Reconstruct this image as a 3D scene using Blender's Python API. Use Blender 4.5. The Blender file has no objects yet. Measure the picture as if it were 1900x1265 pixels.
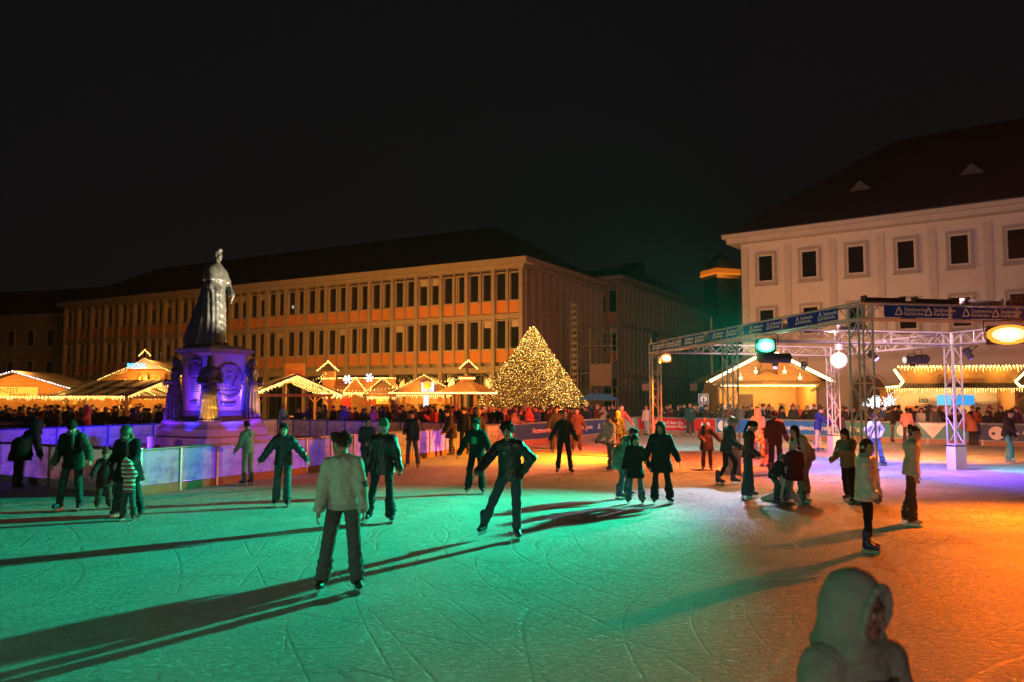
import bpy, math, random
import numpy as np
from mathutils import Vector, Matrix
random.seed(7); rng = np.random.default_rng(7)
R = math.radians
scene = bpy.context.scene
col = scene.collection

# ------------------------------------------------------------------ camera
F_PX, HOR, CAMH = 1450.0, 735.0, 2.2
PITCH = math.atan((HOR - 632.5) / F_PX)
cam_d = bpy.data.cameras.new('camera'); cam = bpy.data.objects.new('camera', cam_d); col.objects.link(cam)
cam.location = (0, 0, CAMH); cam.rotation_euler = (math.pi / 2 + PITCH, 0, 0)
cam_d.sensor_width = 36.0; cam_d.lens = 36.0 * F_PX / 1900.0; cam_d.clip_end = 600; cam_d.clip_start = .05
cam_d.dof.use_dof = True; cam_d.dof.focus_distance = 13.0; cam_d.dof.aperture_fstop = 1.8
scene.camera = cam

# ------------------------------------------------------------------ night sky
world = bpy.data.worlds.new('World'); scene.world = world; world.use_nodes = True
wn = world.node_tree.nodes; wl = world.node_tree.links; wn.clear()
sky = wn.new('ShaderNodeTexSky'); sky.sky_type = 'NISHITA'; sky.sun_disc = False
sky.sun_elevation = R(-4); sky.sun_rotation = R(180); sky.dust_density = 3.0
bg = wn.new('ShaderNodeBackground'); bg.inputs['Strength'].default_value = 0.030
bg2 = wn.new('ShaderNodeBackground'); bg2.inputs['Color'].default_value = (.0046, .0042, .0047, 1); bg2.inputs['Strength'].default_value = 1.0
add = wn.new('ShaderNodeAddShader'); out = wn.new('ShaderNodeOutputWorld')
wl.new(sky.outputs[0], bg.inputs[0]); wl.new(bg.outputs[0], add.inputs[0]); wl.new(bg2.outputs[0], add.inputs[1]); wl.new(add.outputs[0], out.inputs[0])

# ------------------------------------------------------------------ exposure / renderer
scene.view_settings.view_transform = 'Standard'; scene.view_settings.look = 'None'
scene.view_settings.exposure = 0.0; scene.view_settings.gamma = 1.0; scene.view_settings.use_curve_mapping = False
scene.render.engine = 'CYCLES'
cy = scene.cycles
cy.use_denoising = True
try: cy.denoiser = 'OPENIMAGEDENOISE'
except Exception: pass
cy.max_bounces = 5; cy.diffuse_bounces = 3; cy.glossy_bounces = 2; cy.transmission_bounces = 4; cy.transparent_max_bounces = 8
cy.sample_clamp_indirect = 3.0; cy.use_light_tree = True; cy.caustics_reflective = False; cy.caustics_refractive = False
cy.volume_bounces = 0; cy.volume_step_rate = 4

# ------------------------------------------------------------------ photograph pixel (1900 wide) -> place
def ray(u, v):
    x = (u - 950.0) / F_PX; y = (632.5 - v) / F_PX
    c, s = math.cos(PITCH), math.sin(PITCH)
    return Vector((x, c - y * s, s + y * c))
def G(u, v, z=0.0):
    d = ray(u, v); t = (z - CAMH) / d.z
    return Vector((d.x * t, d.y * t, z))
def at(u, v, Y):
    d = ray(u, v); t = Y / d.y
    return Vector((d.x * t, Y, CAMH + d.z * t))

# ------------------------------------------------------------------ materials
MC = {}
def _bsdf(m):
    m.use_nodes = True
    return m.node_tree.nodes, m.node_tree.links, m.node_tree.nodes['Principled BSDF']
def mat(name, c, rough=.7, metal=0., var=.12, nscale=6., bump=.0, bscale=40., spec=.4):
    if name in MC: return MC[name]
    m = bpy.data.materials.new(name); n, l, b = _bsdf(m)
    b.inputs['Roughness'].default_value = rough; b.inputs['Metallic'].default_value = metal
    b.inputs['Specular IOR Level'].default_value = spec
    tc = n.new('ShaderNodeTexCoord'); no = n.new('ShaderNodeTexNoise'); no.inputs['Scale'].default_value = nscale; no.inputs['Detail'].default_value = 5
    l.new(tc.outputs['Object'], no.inputs['Vector'])
    mx = n.new('ShaderNodeMixRGB'); mx.blend_type = 'MIX'
    mx.inputs[1].default_value = (*[max(0, v * (1 - var * 1.6)) for v in c], 1); mx.inputs[2].default_value = (*[min(1, v * (1 + var * 1.6)) for v in c], 1)
    l.new(no.outputs[0], mx.inputs[0]); l.new(mx.outputs[0], b.inputs['Base Color'])
    if bump:
        n2 = n.new('ShaderNodeTexNoise'); n2.inputs['Scale'].default_value = bscale; n2.inputs['Detail'].default_value = 4
        l.new(tc.outputs['Object'], n2.inputs['Vector'])
        bp = n.new('ShaderNodeBump'); bp.inputs['Strength'].default_value = bump; bp.inputs['Distance'].default_value = .02
        l.new(n2.outputs[0], bp.inputs['Height']); l.new(bp.outputs[0], b.inputs['Normal'])
    MC[name] = m; return m
def emit(name, c, s):
    if name in MC: return MC[name]
    m = bpy.data.materials.new(name); m.use_nodes = True; n = m.node_tree.nodes; l = m.node_tree.links; n.clear()
    e = n.new('ShaderNodeEmission'); e.inputs[0].default_value = (*c, 1); e.inputs[1].default_value = s
    o = n.new('ShaderNodeOutputMaterial'); l.new(e.outputs[0], o.inputs[0])
    try: m.cycles.emission_sampling = 'NONE'
    except Exception: pass
    MC[name] = m; return m
def cloth(c, kind='cloth'):
    c = tuple(round(v, 3) for v in c); nm = f'{kind}_%.3f_%.3f_%.3f' % c
    if nm in MC: return MC[nm]
    if kind == 'puffer': return mat(nm, c, .45, 0, .10, 9, .25, 30, .5)
    if kind == 'leather': return mat(nm, c, .4, 0, .1, 9, .15, 60, .5)
    return mat(nm, c, .88, 0, .16, 14, .35, 70, .25)
def skinmat():
    if 'skin' in MC: return MC['skin']
    m = bpy.data.materials.new('skin'); n, l, b = _bsdf(m)
    a = n.new('ShaderNodeAttribute'); a.attribute_name = 'Col'
    l.new(a.outputs['Color'], b.inputs['Base Color']); b.inputs['Roughness'].default_value = .55
    MC['skin'] = m; return m
def brickmat(name, c1, c2, mortar, scale=1., bw=.25, bh=.075):
    if name in MC: return MC[name]
    m = bpy.data.materials.new(name); n, l, b = _bsdf(m)
    tc = n.new('ShaderNodeTexCoord'); mp = n.new('ShaderNodeMapping'); mp.inputs['Rotation'].default_value = (R(90), 0, 0)
    br = n.new('ShaderNodeTexBrick'); br.inputs['Color1'].default_value = (*c1, 1); br.inputs['Color2'].default_value = (*c2, 1); br.inputs['Mortar'].default_value = (*mortar, 1)
    br.inputs['Scale'].default_value = scale; br.inputs['Brick Width'].default_value = bw; br.inputs['Row Height'].default_value = bh; br.inputs['Mortar Size'].default_value = .008
    l.new(tc.outputs['Object'], mp.inputs[0]); l.new(mp.outputs[0], br.inputs[0]); l.new(br.outputs[0], b.inputs['Base Color']); b.inputs['Roughness'].default_value = .9
    MC[name] = m; return m
def woodmat(name, c, axis=0):
    if name in MC: return MC[name]
    m = bpy.data.materials.new(name); n, l, b = _bsdf(m)
    tc = n.new('ShaderNodeTexCoord'); mp = n.new('ShaderNodeMapping'); s = [14, 14, 14]; s[axis] = 1.2; mp.inputs['Scale'].default_value = s
    no = n.new('ShaderNodeTexNoise'); no.inputs['Scale'].default_value = 1.5; no.inputs['Detail'].default_value = 6
    mx = n.new('ShaderNodeMixRGB'); mx.inputs[1].default_value = (*[v * .6 for v in c], 1); mx.inputs[2].default_value = (*[min(1, v * 1.35) for v in c], 1)
    l.new(tc.outputs['Object'], mp.inputs[0]); l.new(mp.outputs[0], no.inputs['Vector']); l.new(no.outputs[0], mx.inputs[0]); l.new(mx.outputs[0], b.inputs['Base Color'])
    bp = n.new('ShaderNodeBump'); bp.inputs['Strength'].default_value = .3; bp.inputs['Distance'].default_value = .01; l.new(no.outputs[0], bp.inputs['Height']); l.new(bp.outputs[0], b.inputs['Normal'])
    b.inputs['Roughness'].default_value = .7
    MC[name] = m; return m
def glassmat():
    if 'dark_glass' in MC: return MC['dark_glass']
    m = bpy.data.materials.new('dark_glass'); n, l, b = _bsdf(m)
    b.inputs['Base Color'].default_value = (.012, .013, .015, 1); b.inputs['Roughness'].default_value = .08; b.inputs['Specular IOR Level'].default_value = .6
    MC['dark_glass'] = m; return m
def panelmat():
    if 'milky_panel' in MC: return MC['milky_panel']
    m = bpy.data.materials.new('milky_panel'); n, l, b = _bsdf(m)
    tc = n.new('ShaderNodeTexCoord'); no = n.new('ShaderNodeTexNoise'); no.inputs['Scale'].default_value = 3.; no.inputs['Detail'].default_value = 8; no.inputs['Roughness'].default_value = .7
    cr = n.new('ShaderNodeValToRGB'); cr.color_ramp.elements[0].position = .33; cr.color_ramp.elements[0].color = (.4, .4, .43, 1); cr.color_ramp.elements[1].position = .55; cr.color_ramp.elements[1].color = (.82, .82, .84, 1)
    tr = n.new('ShaderNodeBsdfTranslucent'); mx = n.new('ShaderNodeMixShader'); mx.inputs[0].default_value = .6
    l.new(tc.outputs['Object'], no.inputs['Vector']); l.new(no.outputs[0], cr.inputs[0]); l.new(cr.outputs[0], b.inputs['Base Color']); l.new(cr.outputs[0], tr.inputs[0])
    b.inputs['Roughness'].default_value = .35
    o = n['Material Output']; l.new(b.outputs[0], mx.inputs[1]); l.new(tr.outputs[0], mx.inputs[2]); l.new(mx.outputs[0], o.inputs[0])
    MC['milky_panel'] = m; return m
def icemat():
    m = bpy.data.materials.new('ice'); n, l, b = _bsdf(m)
    geo = n.new('ShaderNodeNewGeometry')
    def noise(scale, detail=3, rough=.5, vec=None, dist=0.):
        t = n.new('ShaderNodeTexNoise'); t.inputs['Scale'].default_value = scale; t.inputs['Detail'].default_value = detail; t.inputs['Roughness'].default_value = rough; t.inputs['Distortion'].default_value = dist
        l.new(vec or geo.outputs['Position'], t.inputs['Vector']); return t.outputs[0]
    def math_(op, a, b_=None, c_=None):
        t = n.new('ShaderNodeMath'); t.operation = op
        for i, v in enumerate((a, b_, c_)):
            if v is None: continue
            if isinstance(v, (int, float)): t.inputs[i].default_value = v
            else: l.new(v, t.inputs[i])
        return t.outputs[0]
    def mapping(rot, sc, loc=(0, 0, 0)):
        mp = n.new('ShaderNodeMapping'); mp.inputs['Rotation'].default_value = (0, 0, R(rot)); mp.inputs['Scale'].default_value = sc; mp.inputs['Location'].default_value = loc
        l.new(geo.outputs['Position'], mp.inputs[0]); return mp.outputs[0]
    # curved skate cuts: thin contour lines of very smooth noise fields, broken up by masks
    cuts = None
    for k, (sc, N, w) in enumerate(((.055, 38., .030), (.075, 30., .032), (.045, 44., .026), (.06, 33., .028), (.10, 22., .026), (.07, 36., .026))):
        f = noise(sc, 0., .5, mapping(41 * k, (1, 1.5, 1), (13 * k, 7 * k, 0)))
        pp = math_('PINGPONG', math_('MULTIPLY', f, N), .5)
        line = math_('SUBTRACT', 1., math_('MINIMUM', math_('DIVIDE', pp, w), 1.))
        msk = math_('GREATER_THAN', noise(.45, 3, .6, mapping(0, (1, 1, 1), (31 * k, 3, 0))), .47)
        line = math_('MULTIPLY', line, msk)
        cuts = line if cuts is None else math_('MAXIMUM', cuts, line)
    # straight scrapes: stretched noise at several angles
    scr = None
    for k, (a, sx, sy) in enumerate(((20, .45, 22), (-35, .5, 30), (75, .5, 26), (-8, .35, 34), (50, .6, 24))):
        f = noise(1., 2, .5, mapping(a, (sx, sy, 1), (5 * k, 11 * k, 0)))
        q = math_('MULTIPLY', math_('MAXIMUM', math_('SUBTRACT', f, .64), 0.), 7.)
        scr = q if scr is None else math_('MAXIMUM', scr, q)
    patch = math_('MULTIPLY', math_('MAXIMUM', math_('SUBTRACT', noise(.5, 4, .65), .40), 0.), 4.5)
    patch = math_('MINIMUM', patch, 1.)
    crumbs = math_('MAXIMUM', math_('SUBTRACT', noise(13., 8, .72, mapping(25, (1, 1.7, 1))), .47), 0.)
    crumbs = math_('MULTIPLY', crumbs, math_('ADD', math_('MULTIPLY', patch, 1.3), .45))
    grain = noise(90., 3, .6)
    h = math_('ADD', math_('MULTIPLY', crumbs, 8.5), math_('MULTIPLY', grain, .5))
    h = math_('SUBTRACT', h, math_('MULTIPLY', cuts, .8))
    h = math_('SUBTRACT', h, math_('MULTIPLY', scr, 1.2))
    bp = n.new('ShaderNodeBump'); bp.inputs['Strength'].default_value = 1.; bp.inputs['Distance'].default_value = .042
    l.new(h, bp.inputs['Height']); l.new(bp.outputs[0], b.inputs['Normal'])
    cr = n.new('ShaderNodeValToRGB'); cr.color_ramp.elements[0].color = (.40, .44, .47, 1); cr.color_ramp.elements[1].color = (.84, .86, .87, 1)
    cr.color_ramp.elements[0].position = .18; cr.color_ramp.elements[1].position = .72
    v = math_('ADD', math_('MULTIPLY', noise(1.1, 5, .6), .45), math_('MULTIPLY', noise(24., 5, .7, mapping(25, (1, 1.7, 1))), .55))
    v = math_('SUBTRACT', math_('ADD', v, math_('MULTIPLY', crumbs, .9)), math_('MULTIPLY', cuts, .22))
    v = math_('ADD', v, math_('MULTIPLY', scr, .12))
    l.new(v, cr.inputs[0]); l.new(cr.outputs[0], b.inputs['Base Color'])
    rr = math_('SUBTRACT', .66, math_('MULTIPLY', math_('MAXIMUM', cuts, 0.), .14))
    l.new(rr, b.inputs['Roughness']); b.inputs['Specular IOR Level'].default_value = .3
    return m

# ------------------------------------------------------------------ mesh kit
class MB:
    def __init__(s): s.v = []; s.f = []
    def add(s, vs, fs):
        o = len(s.v); s.v += [tuple(v) for v in vs]; s.f += [tuple(i + o for i in f) for f in fs]; return s
    def box(s, x0, x1, y0, y1, z0, z1):
        return s.add([(x0, y0, z0), (x1, y0, z0), (x1, y1, z0), (x0, y1, z0), (x0, y0, z1), (x1, y0, z1), (x1, y1, z1), (x0, y1, z1)],
                     [(0, 3, 2, 1), (4, 5, 6, 7), (0, 1, 5, 4), (1, 2, 6, 5), (2, 3, 7, 6), (3, 0, 4, 7)])
    def hexa(s, b, t):      # bottom quad, top quad (same order)
        return s.add(list(b) + list(t), [(0, 3, 2, 1), (4, 5, 6, 7), (0, 1, 5, 4), (1, 2, 6, 5), (2, 3, 7, 6), (3, 0, 4, 7)])
    def bar(s, a, b, w, h=None, up=(0, 0, 1)):
        a, b = Vector(a), Vector(b); h = h or w; d = (b - a).normalized(); up = Vector(up)
        x = d.cross(up)
        if x.length < 1e-4: x = d.cross(Vector((1, 0, 0)))
        x.normalize(); y = x.cross(d)
        c = [x * (w / 2) * i + y * (h / 2) * j for i, j in ((-1, -1), (1, -1), (1, 1), (-1, 1))]
        return s.hexa([a + q for q in c], [b + q for q in c])
    def tube(s, a, b, r, n=6, r2=None):
        a, b = Vector(a), Vector(b); d = (b - a).normalized(); r2 = r if r2 is None else r2
        x = d.cross(Vector((0, 0, 1)))
        if x.length < 1e-4: x = Vector((1, 0, 0))
        x.normalize(); y = x.cross(d)
        vs = []
        for p, rr in ((a, r), (b, r2)):
            for k in range(n):
                t = 2 * math.pi * k / n; vs.append(p + x * math.cos(t) * rr + y * math.sin(t) * rr)
        fs = [(k, (k + 1) % n, n + (k + 1) % n, n + k) for k in range(n)] + [tuple(range(n))[::-1], tuple(range(n, 2 * n))]
        return s.add(vs, fs)
    def prism(s, pts, y0, y1):   # polygon in xz extruded along y
        n = len(pts)
        vs = [(x, y0, z) for x, z in pts] + [(x, y1, z) for x, z in pts]
        return s.add(vs, [tuple(range(n)), tuple(range(n, 2 * n))[::-1]] + [(i, n + i, n + (i + 1) % n, (i + 1) % n) for i in range(n)])
    def lathe(s, prof, c=(0, 0, 0), n=16, axis='z'):
        vs = []
        for r, h in prof:
            for k in range(n):
                t = 2 * math.pi * k / n
                p = (r * math.cos(t), r * math.sin(t), h) if axis == 'z' else (r * math.cos(t), h, r * math.sin(t))
                vs.append((p[0] + c[0], p[1] + c[1], p[2] + c[2]))
        fs = []
        for i in range(len(prof) - 1):
            for k in range(n): fs.append((i * n + k, i * n + (k + 1) % n, (i + 1) * n + (k + 1) % n, (i + 1) * n + k))
        fs += [tuple(range(n))[::-1], tuple(range((len(prof) - 1) * n, len(prof) * n))]
        return s.add(vs, fs)
    def octa(s, p, r):
        x, y, z = p
        return s.add([(x + r, y, z), (x - r, y, z), (x, y + r, z), (x, y - r, z), (x, y, z + r), (x, y, z - r)],
                     [(0, 2, 4), (2, 1, 4), (1, 3, 4), (3, 0, 4), (2, 0, 5), (1, 2, 5), (3, 1, 5), (0, 3, 5)])
    def mesh(s, name, m, smooth=False):
        me = bpy.data.meshes.new(name); me.from_pydata(s.v, [], s.f); me.update()
        if m: me.materials.append(m)
        if smooth: me.polygons.foreach_set('use_smooth', [True] * len(me.polygons))
        return me
    def build(s, name, m, parent=None, loc=None, rz=None, smooth=False):
        return link(name, s.mesh(name, m, smooth), parent, loc, rz)
def link(name, me, parent=None, loc=None, rz=None):
    o = bpy.data.objects.new(name, me); col.objects.link(o)
    if parent is not None: o.parent = parent
    if loc is not None: o.location = loc
    if rz is not None: o.rotation_euler = (0, 0, rz)
    return o
def tag(o, label=None, cat=None, group=None, kind=None):
    for k, v in (('label', label), ('category', cat), ('group', group), ('kind', kind)):
        if v: o[k] = v
    return o
def thing(name, label, cat, loc=(0, 0, 0), rz=0., group=None):
    return tag(link(name, None, None, loc, rz), label, cat, group)
def text(s, size, m, parent, loc, rot=(math.pi / 2, 0, 0), align='CENTER', name='lettering', ext=.004, spacing=1.):
    c = bpy.data.curves.new('t', 'FONT'); c.body = s; c.size = size; c.align_x = align; c.align_y = 'CENTER'; c.extrude = ext; c.space_line = spacing; c.resolution_u = 2
    o = bpy.data.objects.new('t', c); col.objects.link(o)
    dg = bpy.context.evaluated_depsgraph_get(); me = bpy.data.meshes.new_from_object(o.evaluated_get(dg))
    bpy.data.objects.remove(o); me.materials.clear(); me.materials.append(m)
    q = link(name, me, parent, loc); q.rotation_euler = rot; return q
def light(name, typ, loc, color, power, target=None, size=.1, angle=60, blend=.8, parent=None):
    d = bpy.data.lights.new(name, typ); d.color = color; d.energy = power
    if typ in ('POINT', 'SPOT'): d.shadow_soft_size = size
    if typ == 'SPOT': d.spot_size = R(angle); d.spot_blend = blend
    o = bpy.data.objects.new(name, d); col.objects.link(o); o.location = loc
    if target is not None: o.rotation_euler = (Vector(target) - Vector(loc)).to_track_quat('-Z', 'Y').to_euler()
    if parent is not None: o.parent = parent
    return o

U = Vector((.495, .869, 0)).normalized(); V = Vector((-U.y, U.x, 0))
ANG = math.atan2(-V.y, -V.x)          # local x runs to the right along the big facade, local y away from us
# ================================================================== ground
P1 = Vector((-8.36, 17.7, 0)); Q0 = Vector((-.1, 34.6, 0)); QF = Vector((7.57, 46.9, 0)); QR = Vector((22.9, 34.0, 0)); QRR = Vector((33, 25.5, 0))
P4 = P1 + V * 14.2
YC = Q0 + (P4 - P1)            # far corner of the statue yard
me = bpy.data.meshes.new('plaza'); me.from_pydata([(-300, -60, -.02), (300, -60, -.02), (300, 400, -.02), (-300, 400, -.02)], [], [(0, 1, 2, 3)])
me.materials.append(mat('paving', (.12, .11, .10), .7, 0, .25, .8, .3, 12)); tag(link('plaza_ground', me), 'dark stone paving of the market square', None, None, 'structure')
PX = P1 + V * 30
me = bpy.data.meshes.new('ice'); me.from_pydata([(PX.x, PX.y, 0), (-45, -8, 0), (40, -8, 0), (QRR.x + 6, QRR.y - 5, 0), tuple(QRR), tuple(QR), tuple(QF), tuple(Q0), tuple(P1)], [], [tuple(range(9))])
me.materials.append(icemat()); tag(link('ice_surface', me), 'scratched snow dusted ice of the skating rink', None, None, 'structure')
# hump of ground under the yard is plain paving (plaza_ground)

# ================================================================== facade helpers
concrete = mat('concrete', (.25, .205, .16), .85, 0, .18, 1.2, .2, 25)
concrete_d = mat('concrete_dark', (.20, .18, .165), .9, 0, .18, 1.2, .2, 25)
brick = brickmat('orange_brick', (.50, .17, .03), (.42, .135, .025), (.34, .22, .11))
slate = mat('roof_slate', (.032, .029, .029), .8, 0, .3, 2.5, .3, 14)
wframe = mat('window_frame', (.34, .28, .21), .6)
inner = mat('dark_interior', (.02, .02, .022), .9)
def ring(w, h, t, y0, y1):
    m = MB(); m.box(-w / 2, w / 2, y0, y1, 0, t); m.box(-w / 2, w / 2, y0, y1, h - t, h); m.box(-w / 2, -w / 2 + t, y0, y1, t, h - t); m.box(w / 2 - t, w / 2, y0, y1, t, h - t); return m

def office(name, label, loc, rz, nb, bay, side_n, H, zrows, light_frac=0., seed=1):
    """pilastered block: front of nb bays along -x from the corner, side of side_n windows along +y"""
    rd = random.Random(seed); E = thing(name, label, 'building', loc, rz)
    L = nb * bay; D = max(side_n * 1.25, 13.)
    MB().box(-L, -.45, .45, D, 0, H - .6).build('wall', concrete_d, E)
    MB().box(-L - .9, .6, -.6, D + .6, H - .45, H).box(-L - .2, .1, -.1, D, H - .75, H - .452).build('cornice', concrete, E)
    MB().add([(-L - .8, -.5, H), (.5, -.5, H), (.5, D + .5, H), (-L - .8, D + .5, H), (-L + 6, D / 2, H + 4.6), (-7, D / 2, H + 4.6)],
             [(0, 1, 5, 4), (1, 2, 5), (2, 3, 4, 5), (3, 0, 4), (0, 3, 2, 1)]).build('roof', slate, E)
    wm = {}
    pil = MB().box(-.16, .16, -.12, .449, 0, H - .755).mesh('pilaster', concrete); thin = MB().box(-.07, .07, 0.02, .448, 4.62, H - .758).mesh('mullion', concrete)
    for i in range(nb + 1):
        link('pilaster', pil, E, (-i * bay - .17, 0, 0))
        if i < nb: link('mullion', thin, E, (-i * bay - .17 - bay / 2, 0, 0))
    nbands = [(4.1, 4.6)] + [(zrows[i][1] + .05, zrows[i + 1][0] - 1.05) for i in range(len(zrows) - 1)]
    for a, b in nbands: MB().box(-L, -.05, -.03, .446, a, b).build('floor_band', concrete, E)
    hw = bay / 2 - .30
    for z0, z1 in zrows:
        fr = ring(hw, z1 - z0, .07, .1, .4).box(-hw / 2, hw / 2, .0, .42, -.06, -.002).mesh('window', wframe)
        pn = MB().box(-hw / 2 + .072, hw / 2 - .072, .30, .33, .072, z1 - z0 - .072).mesh('pane', glassmat())
        bl = MB().box(-hw / 2 + .074, hw / 2 - .074, .27, .298, (z1 - z0) * .74, z1 - z0 - .074).mesh('blind', mat('blind', (.34, .30, .24), .8))
        ct = MB().box(-hw / 2 + .074, -hw / 2 + .2, .26, .298, .08, z1 - z0 - .076).mesh('curtain', mat('curtain', (.30, .25, .18), .9)); sm = MB()
        for k in range(6): sm.bar((0, .28, .8), (.16 * math.cos(k * 1.047), .28, .8 + .16 * math.sin(k * 1.047)), .03)
        sm = sm.mesh('window_star', emit('window_star', (.8, .85, 1), .8))
        bk = MB().box(-hw / 2 - .08, hw / 2 + .08, .12, .42, z0 - 1.0, z0 - .065).mesh('brick_panel', brick)
        for i in range(nb * 2):
            x = -.17 - (i + .5) * bay / 2
            w = link('window', fr, E, (x, 0, z0)); link('pane', pn, w)
            if rd.random() < .3: link('blind', bl, w).scale = (1, 1, 1) if rd.random() < .4 else (1, 1, 1.0)
            elif rd.random() < .12: link('curtain', ct, w)
            elif rd.random() < .06: link('window_star', sm, w)
            link('brick_panel', bk, E, (x, 0, 0))
    # ground-floor arcade
    am = MB(); n = 14; w = bay - .5
    for k in range(n):
        t0, t1 = math.pi * k / n, math.pi * (k + 1) / n
        am.bar((w / 2 * math.cos(t0), 0, 2.75 + 1.2 * math.sin(t0)), (w / 2 * math.cos(t1), 0, 2.75 + 1.2 * math.sin(t1)), .09, .09, (0, 1, 0))
    am.box(-w / 2 - .04, -w / 2 + .04, -.05, .05, 0, 2.75).box(w / 2 - .04, w / 2 + .04, -.05, .05, 0, 2.75)
    am.box(-.04, .04, .1, .18, 0, 3.9)
    am = am.mesh('arch', mat('arch_metal', (.06, .055, .05), .5, .4))
    sh = MB().box(-w / 2, w / 2, .30, .36, .1, 4.05).mesh('shop_glass', glassmat())
    for i in range(nb):
        link('arch', am, E, (-.17 - (i + .5) * bay, .1, 0)); link('shop_glass', sh, E, (-.17 - (i + .5) * bay, .02, 0))
    # side face
    sp = MB().box(-.44, .12, -.13, .13, 0, H - .757).mesh('pilaster', concrete)
    for i in range(side_n + 1): link('pilaster', sp, E, (0, .75 + i * 1.25 - .3, 0))
    for a, b in nbands: MB().box(-.445, .02, .2, D, a, b).build('floor_band', concrete, E)
    for z0, z1 in zrows:
        fm = ring(.9, z1 - z0, .06, 0, .2).mesh('window', concrete_d); pm = MB().box(-.38, .38, .1, .13, .062, z1 - z0 - .062).mesh('pane', glassmat())
        lm = MB().box(-.07, .07, .05, .09, .5, 1.5).mesh('lit_gap', emit('lit_window', (1, .75, .22), .55))
        for i in range(side_n):
            w = link('window', fm, E, (-.3, .45 + .625 + i * 1.25, z0), math.pi / 2); link('pane', pm, w)
            if rd.random() < light_frac and z0 > 8: link('lit_gap', lm, w)
    return E
ZR = [(5.9, 8.15), (9.65, 11.9)]
CB = Vector((.86, 60.0, 0))
office('office_building', 'long pilastered building with orange brick panels behind the market stalls', CB, ANG, 24, 2.51, 12, 12.9, ZR, .0, 3)
office('office_building', 'dark pilastered block with a few lit windows behind the scaffold', (11.2, 81, 0), ANG, 4, 2.51, 30, 14.7, [(6.9, 9.3), (10.9, 13.3)], .13, 8)
# dark block closing the far left end of the square
E = thing('townhouse', 'dim plaster house at the far end behind the leftmost stall', 'building', (-50.5, 92, 0), ANG + R(12))
MB().box(-40, 0, 0, 12, 0, 11.6).build('wall', concrete_d, E); MB().box(-40.5, .5, -.5, 12.5, 11.6, 12.0).build('cornice', concrete_d, E)
MB().prism([(-.5, 0), (12.5, 0), (6, 4)], -.5, 40).build('roof', slate, E, (0, 0, 12), R(90))
for r_ in (4.6, 8.2):
    fm = ring(1.2, 2, .12, -.08, .1).mesh('window', wframe); pm = MB().box(-.47, .47, -.03, .02, .125, 1.875).mesh('pane', glassmat())
    for i in range(12): w = link('window', fm, E, (-2 - i * 3.1, 0, r_)); link('pane', pm, w)

# ================================================================== plaster building on the right
A2 = math.atan2(-.594, .804)
plaster = mat('plaster', (.50, .45, .42), .9, 0, .10, .9, .25, 30); plaster2 = mat('plaster_trim', (.42, .375, .35), .9, 0, .12, 2, .2, 30); stonetrim = mat('stone_trim', (.30, .27, .25), .85, 0, .15, 3, .2, 30)
E = thing('town_hall', 'pale plaster building with framed windows and dark hip roof behind the truss', 'building', (16.35, 55.2, 0), A2)
H2 = 12.95; LW = 44
MB().box(0, LW, 0, 16, 0, H2).build('wall', plaster, E)
MB().box(-1.0, LW, -1.1, 17, H2 + .35, H2 + .62).box(-.75, LW, -.8, 16.7, H2 + .003, H2 + .348).build('eave', plaster2, E)
MB().box(-1.06, LW, -1.16, 17.06, H2 + .622, H2 + .70).build('gutter', mat('gutter', (.05, .05, .05), .5, .5), E)
MB().add([(-1, -1.1, H2 + .7), (LW, -1.1, H2 + .7), (LW, 17, H2 + .7), (-1, 17, H2 + .7), (9, 8, H2 + 8), (LW, 8, H2 + 8)], [(0, 1, 5, 4), (1, 2, 5), (2, 3, 4, 5), (3, 0, 4), (0, 3, 2, 1)]).build('roof', slate, E)
dm = MB().prism([(-.7, 0), (.7, 0), (0, .7)], 0, 3).mesh('dormer', mat('dormer_paint', (.06, .058, .058), .7))
for x, y, z in ((7.6, 2.4, 3.6), (14.2, 2.4, 3.6), (20.8, 2.4, 3.6)): link('dormer', dm, E, (x, y - .4, H2 + z - .4))
strip = MB().box(-.22, .22, -.07, -.002, 5.0, H2 - .3).mesh('pilaster_strip', plaster2)
fr2 = ring(1.46, 2.26, .16, -.14, -.003).mesh('window', stonetrim)
inn = ring(1.13, 1.93, .10, -.09, -.004).mesh('frame', plaster); pn2 = MB().box(-.46, .46, -.035, -.006, .0, 1.72).mesh('pane', glassmat())
sil = MB().box(-.80, .80, -.22, -.005, -.10, -.002).mesh('sill', stonetrim)
for k in range(12):
    x = 1.75 + k * 2.96
    link('pilaster_strip', strip, E, (x - 1.48, 0, 0))
    for z in (9.95, 6.15):
        w = link('window', fr2, E, (x, 0, z)); link('frame', inn, w, (0, 0, .165)); link('pane', pn2, w, (0, 0, .27)); link('sill', sil, w)
MB().box(-.05, LW, -.16, -.006, 4.6, 5.0).build('floor_band', plaster2, E)
# ground-floor arches
n = 16; w = 2.0; ar = MB()
for k in range(n):
    t0, t1 = math.pi * k / n, math.pi * (k + 1) / n
    ar.bar((w * .55 * math.cos(t0), -.06, 2.6 + w * .55 * math.sin(t0)), (w * .55 * math.cos(t1), -.06, 2.6 + w * .55 * math.sin(t1)), .11, .28, (0, 1, 0))
ar.box(-1.24, -.97, -.12, -.004, 0, 2.6).box(.97, 1.24, -.12, -.004, 0, 2.6); ar = ar.mesh('arch', plaster2)
pts = [(-.96, 0), (.96, 0)] + [(.96 * math.cos(math.pi * k / n), 2.6 + .96 * math.sin(math.pi * k / n)) for k in range(n + 1)]
dr = MB().prism(pts, -.03, -.005).mesh('door', mat('door_brown', (.08, .05, .035), .6))
for k in range(6): link('arch', ar, E, (3.2 + k * 5.0, 0, 0)); link('door', dr, E, (3.2 + k * 5.0, 0, 0))

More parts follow.
